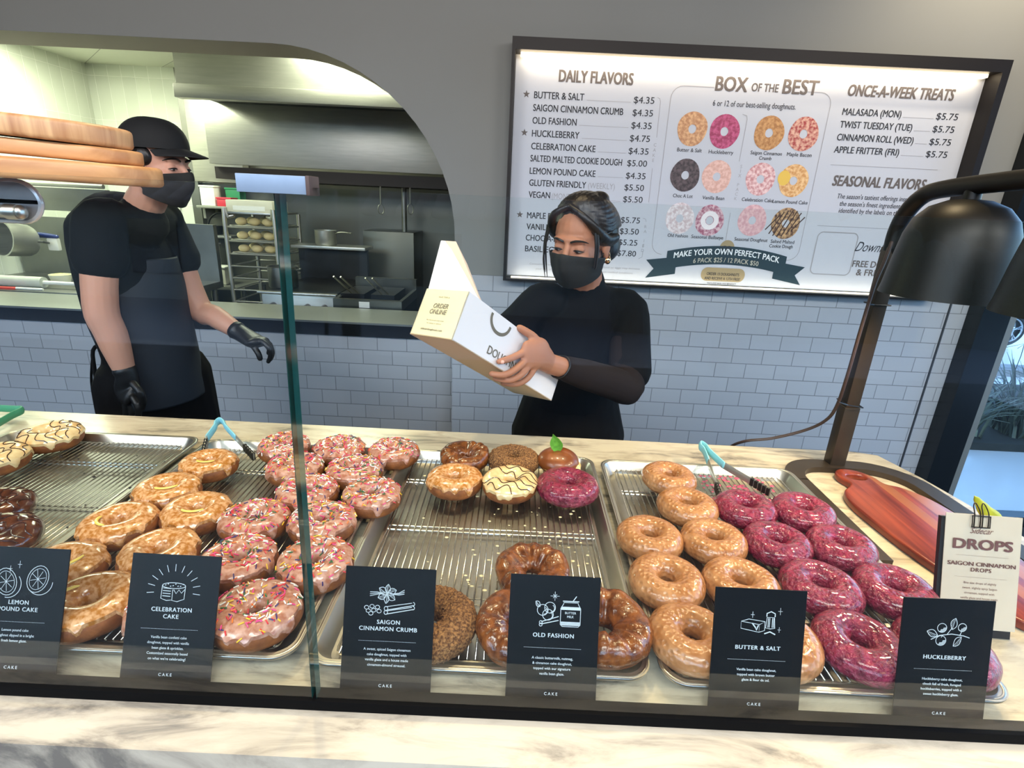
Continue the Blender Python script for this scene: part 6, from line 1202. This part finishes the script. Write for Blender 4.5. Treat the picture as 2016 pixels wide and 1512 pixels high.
# hands (inside the gloves)
me = remesh(body, 0.0042, 3); put('body', me, skin_m, Wm, ang=180)
def glove(wr, palm, chains, cuff, upv):
    mb = MB(); mb.tube([cuff, wr, palm, palm.lerp(chains[1][0][0], 0.6)], [(0.036, 0.036), (0.034, 0.031), (0.046, 0.024), (0.042, 0.018)], 16, smooth=4, up=upv); fingers(mb, chains); me = remesh(mb, 0.0035, 3); return put('glove', me, mat('black_nitrile', '141416', 0.45, bump=0.4, bscale=50), Wm, ang=180, label='black nitrile glove')
pm = mp_(252, 768, 1.66); q_ = lambda x, y, yy: mp_(x, y, yy)
glove(wrr, pm, [([q_(262, 755, 1.62), q_(276, 772, 1.61), q_(282, 790, 1.62), q_(280, 803, 1.63)], 0.0125), ([q_(262, 782, 1.63), q_(272, 802, 1.62), q_(272, 820, 1.63), q_(264, 832, 1.645)], 0.0115), ([q_(254, 786, 1.65), q_(260, 808, 1.645), q_(260, 828, 1.65), q_(252, 840, 1.66)], 0.0118), ([q_(246, 786, 1.67), q_(248, 808, 1.67), q_(248, 826, 1.675), q_(242, 838, 1.68)], 0.0115), ([q_(236, 782, 1.685), q_(236, 802, 1.69), q_(236, 818, 1.69), q_(232, 828, 1.69)], 0.0105)], wrr.lerp(elr, 0.10), (0, 1, 0))
pm = mp_(502, 672, 1.91)
glove(wrl, pm, [([q_(498, 680, 1.89), q_(508, 695, 1.88), q_(512, 706, 1.88)], 0.0115), ([q_(516, 672, 1.89), q_(529, 684, 1.885), q_(533, 700, 1.89), q_(528, 712, 1.895)], 0.0108), ([q_(518, 670, 1.905), q_(532, 682, 1.905), q_(536, 696, 1.91), q_(532, 708, 1.915)], 0.011), ([q_(516, 668, 1.925), q_(531, 678, 1.925), q_(535, 692, 1.93), q_(531, 703, 1.93)], 0.0108), ([q_(512, 668, 1.945), q_(526, 676, 1.945), q_(530, 687, 1.945), q_(528, 696, 1.945)], 0.0098)], wrl.lerp(ell_, 0.10), (0, 0, 1))
brows(Hm, Wm, hair_m, 0.0042); eyes(Hm, Wm, 0)
put('face_mask', maskmesh(Hm), mask_m, Wm, ang=180)
mb = MB()
for s_ in (-1, 1): mb.tube([Hm @ V((s_ * 0.064, -0.030, -0.03)), Hm @ V((s_ * 0.078, -0.006, 0.008)), Hm @ V((s_ * 0.086, 0.03, 0.016)), Hm @ V((s_ * 0.083, 0.034, -0.03)), Hm @ V((s_ * 0.060, -0.014, -0.085))], 0.0018, 6, smooth=4)
put('mask_loops', mb, blackm, Wm)
hb = MB(); hb.ell((0, 0.04, 0.015), (0.080, 0.085, 0.07), Hm); hb.ell((0, 0.07, -0.02), (0.065, 0.05, 0.05), Hm); hb.ell((0.06, -0.01, 0.02), (0.022, 0.03, 0.03), Hm); hb.ell((-0.06, -0.01, 0.02), (0.022, 0.03, 0.03), Hm); me = remesh(hb, 0.0045, 4); put('hair', me, hair_m, Wm, ang=180)
cb = MB(); rows = []
for j in range(13):
    el = R(90 * j / 12); r = []
    for i in range(36):
        a = R(10 * i); r.append(Hm @ V((0.083 * math.cos(el) ** 0.75 * math.sin(a), 0.008 - 0.104 * math.cos(el) ** 0.75 * math.cos(a), 0.040 + 0.088 * math.sin(el) + 0.010 * math.cos(a) * math.cos(el))))
    rows.append(r)
cb.grid(rows, cu=True); cm = mat('cap_black', '0c0b0b', 0.8, bump=0.3, bscale=60); cp_ = put('cap', evalmesh(cb.mesh(), [('SOLIDIFY', dict(thickness=0.003, offset=1))]), cm, Wm, ang=60)
vb = MB(); rows = []
for j in range(7):
    t_ = j / 6; r = []
    for i in range(17): u = -1 + 2 * i / 16; ca = math.cos(R(62) * u); sa = math.sin(R(62) * u); r.append(Hm @ V(((0.080 + 0.004 * t_) * sa, 0.008 - (0.100 + 0.082 * t_ * ca ** 0.8) * ca, 0.047 - 0.016 * t_ + 0.010 * ca - 0.012 * u * u)))
    rows.append(r)
vb.grid(rows); put('visor', evalmesh(vb.mesh(), [('SOLIDIFY', dict(thickness=0.004)), ('SUBSURF', dict(levels=1))]), cm, cp_, ang=180)
sb = MB(); bx_ = hip.x - 0.015
sb.tube([(hip.x, hip.y, 0.84), (hip.x, hip.y, 0.98), (bx_, 1.86, 1.14), (bx_, 1.86, 1.28), (bx_ - 0.01, 1.85, 1.40), nk + V((-0.02, 0, -0.05)), nk + V((-0.004, 0, -0.012))], [(0.135, 0.165), (0.13, 0.16), (0.138, 0.175), (0.142, 0.185), (0.125, 0.165), (0.085, 0.085), (0.064, 0.066)], 26, smooth=4, up=(0, 1, 0))
for s_, e_ in ((shr, elr), (shl, ell_)):
    sb.tube([s_ + V((0.02, 0.02 if s_ is shr else -0.02, 0.015)), s_, s_.lerp(e_, 0.25), s_.lerp(e_, 0.44)], [(0.066, 0.066), (0.072, 0.072), (0.074, 0.074), (0.077, 0.077)], 18, smooth=3)
    sb.tube([nk + V((-0.02, 0, -0.045)), nk.lerp(s_, 0.5) + V((-0.01, 0, -0.012)), s_ + V((0, 0, 0.0))], [(0.06, 0.05), (0.07, 0.055), (0.07, 0.066)], 18, smooth=3)
me = remesh(sb, 0.006, 5); put('t_shirt', me, cloth_k, Wm, ang=180)
sb = MB(); rows = []
for j in range(11):
    z = 1.32 - j * 0.052; r = []
    for i in range(15): a = R(-74 + i * 12.2 + 30 * 0); bul = 0.160 + 0.06 * max(0, 1.12 - z); r.append(V((bx_ + bul * math.cos(a) * 0.98 + 0.004, 1.86 + (0.2 + 0.05 * max(0, 1.12 - z)) * math.sin(a) * (0.9 if z < 1.2 else 0.62 + 0.28 * (1.32 - z) / 0.12), z)))
    rows.append(r)
sb.grid(rows); put('apron', evalmesh(sb.mesh(), [('SOLIDIFY', dict(thickness=0.003)), ('SUBSURF', dict(levels=1))]), mat('apron_blue_sheen', '151c26', 0.7, bump=0.2, bscale=60), Wm, ang=180)  # blue sheen of the glass reflection put into the black apron's colour
mb = MB(); a = mp_(183, 690, 1.80); mb.tube([V((bx_ - 0.13, 1.84, 1.0)), a, mp_(188, 740, 1.79), mp_(194, 800, 1.79), mp_(196, 815, 1.79)], [(0.002, 0.008)] * 5, 8, smooth=4); mb.tube([a, mp_(180, 750, 1.81), mp_(190, 812, 1.81)], [(0.002, 0.007)] * 3, 8, smooth=4); put('apron_strings', mb, blackm, Wm)
sb = MB(); sb.tube([(hip.x, hip.y, 0.98), (hip.x, hip.y, 0.90), (hip.x, hip.y, 0.8)], [(0.130, 0.155), (0.145, 0.17), (0.14, 0.17)], 20, up=(0, 1, 0))
for dx, dy, fx in ((-0.02, -0.085, -0.14), (0.04, 0.085, 0.14)): sb.tube([(hip.x + dx, hip.y + dy, 0.87), (hip.x + dx + fx * 0.4, hip.y + dy, 0.48), (hip.x + dx + fx, hip.y + dy, 0.10)], [0.118, 0.09, 0.075], 16, smooth=3)
me = remesh(sb, 0.007, 4); put('trousers', me, cloth_k, Wm, ang=180)
for dx, dy, fx in ((-0.02, -0.09, -0.14), (0.03, 0.09, 0.14)): x = hip.x + dx + fx; mb = MB(); mb.tube([(x - 0.05, hip.y + dy, 0.042), (x + 0.06, hip.y + dy, 0.042), (x + 0.18, hip.y + dy, 0.03)], [(0.045, 0.04), (0.048, 0.04), (0.04, 0.028)], 14, smooth=3); put('shoe', mb, black, Wm)
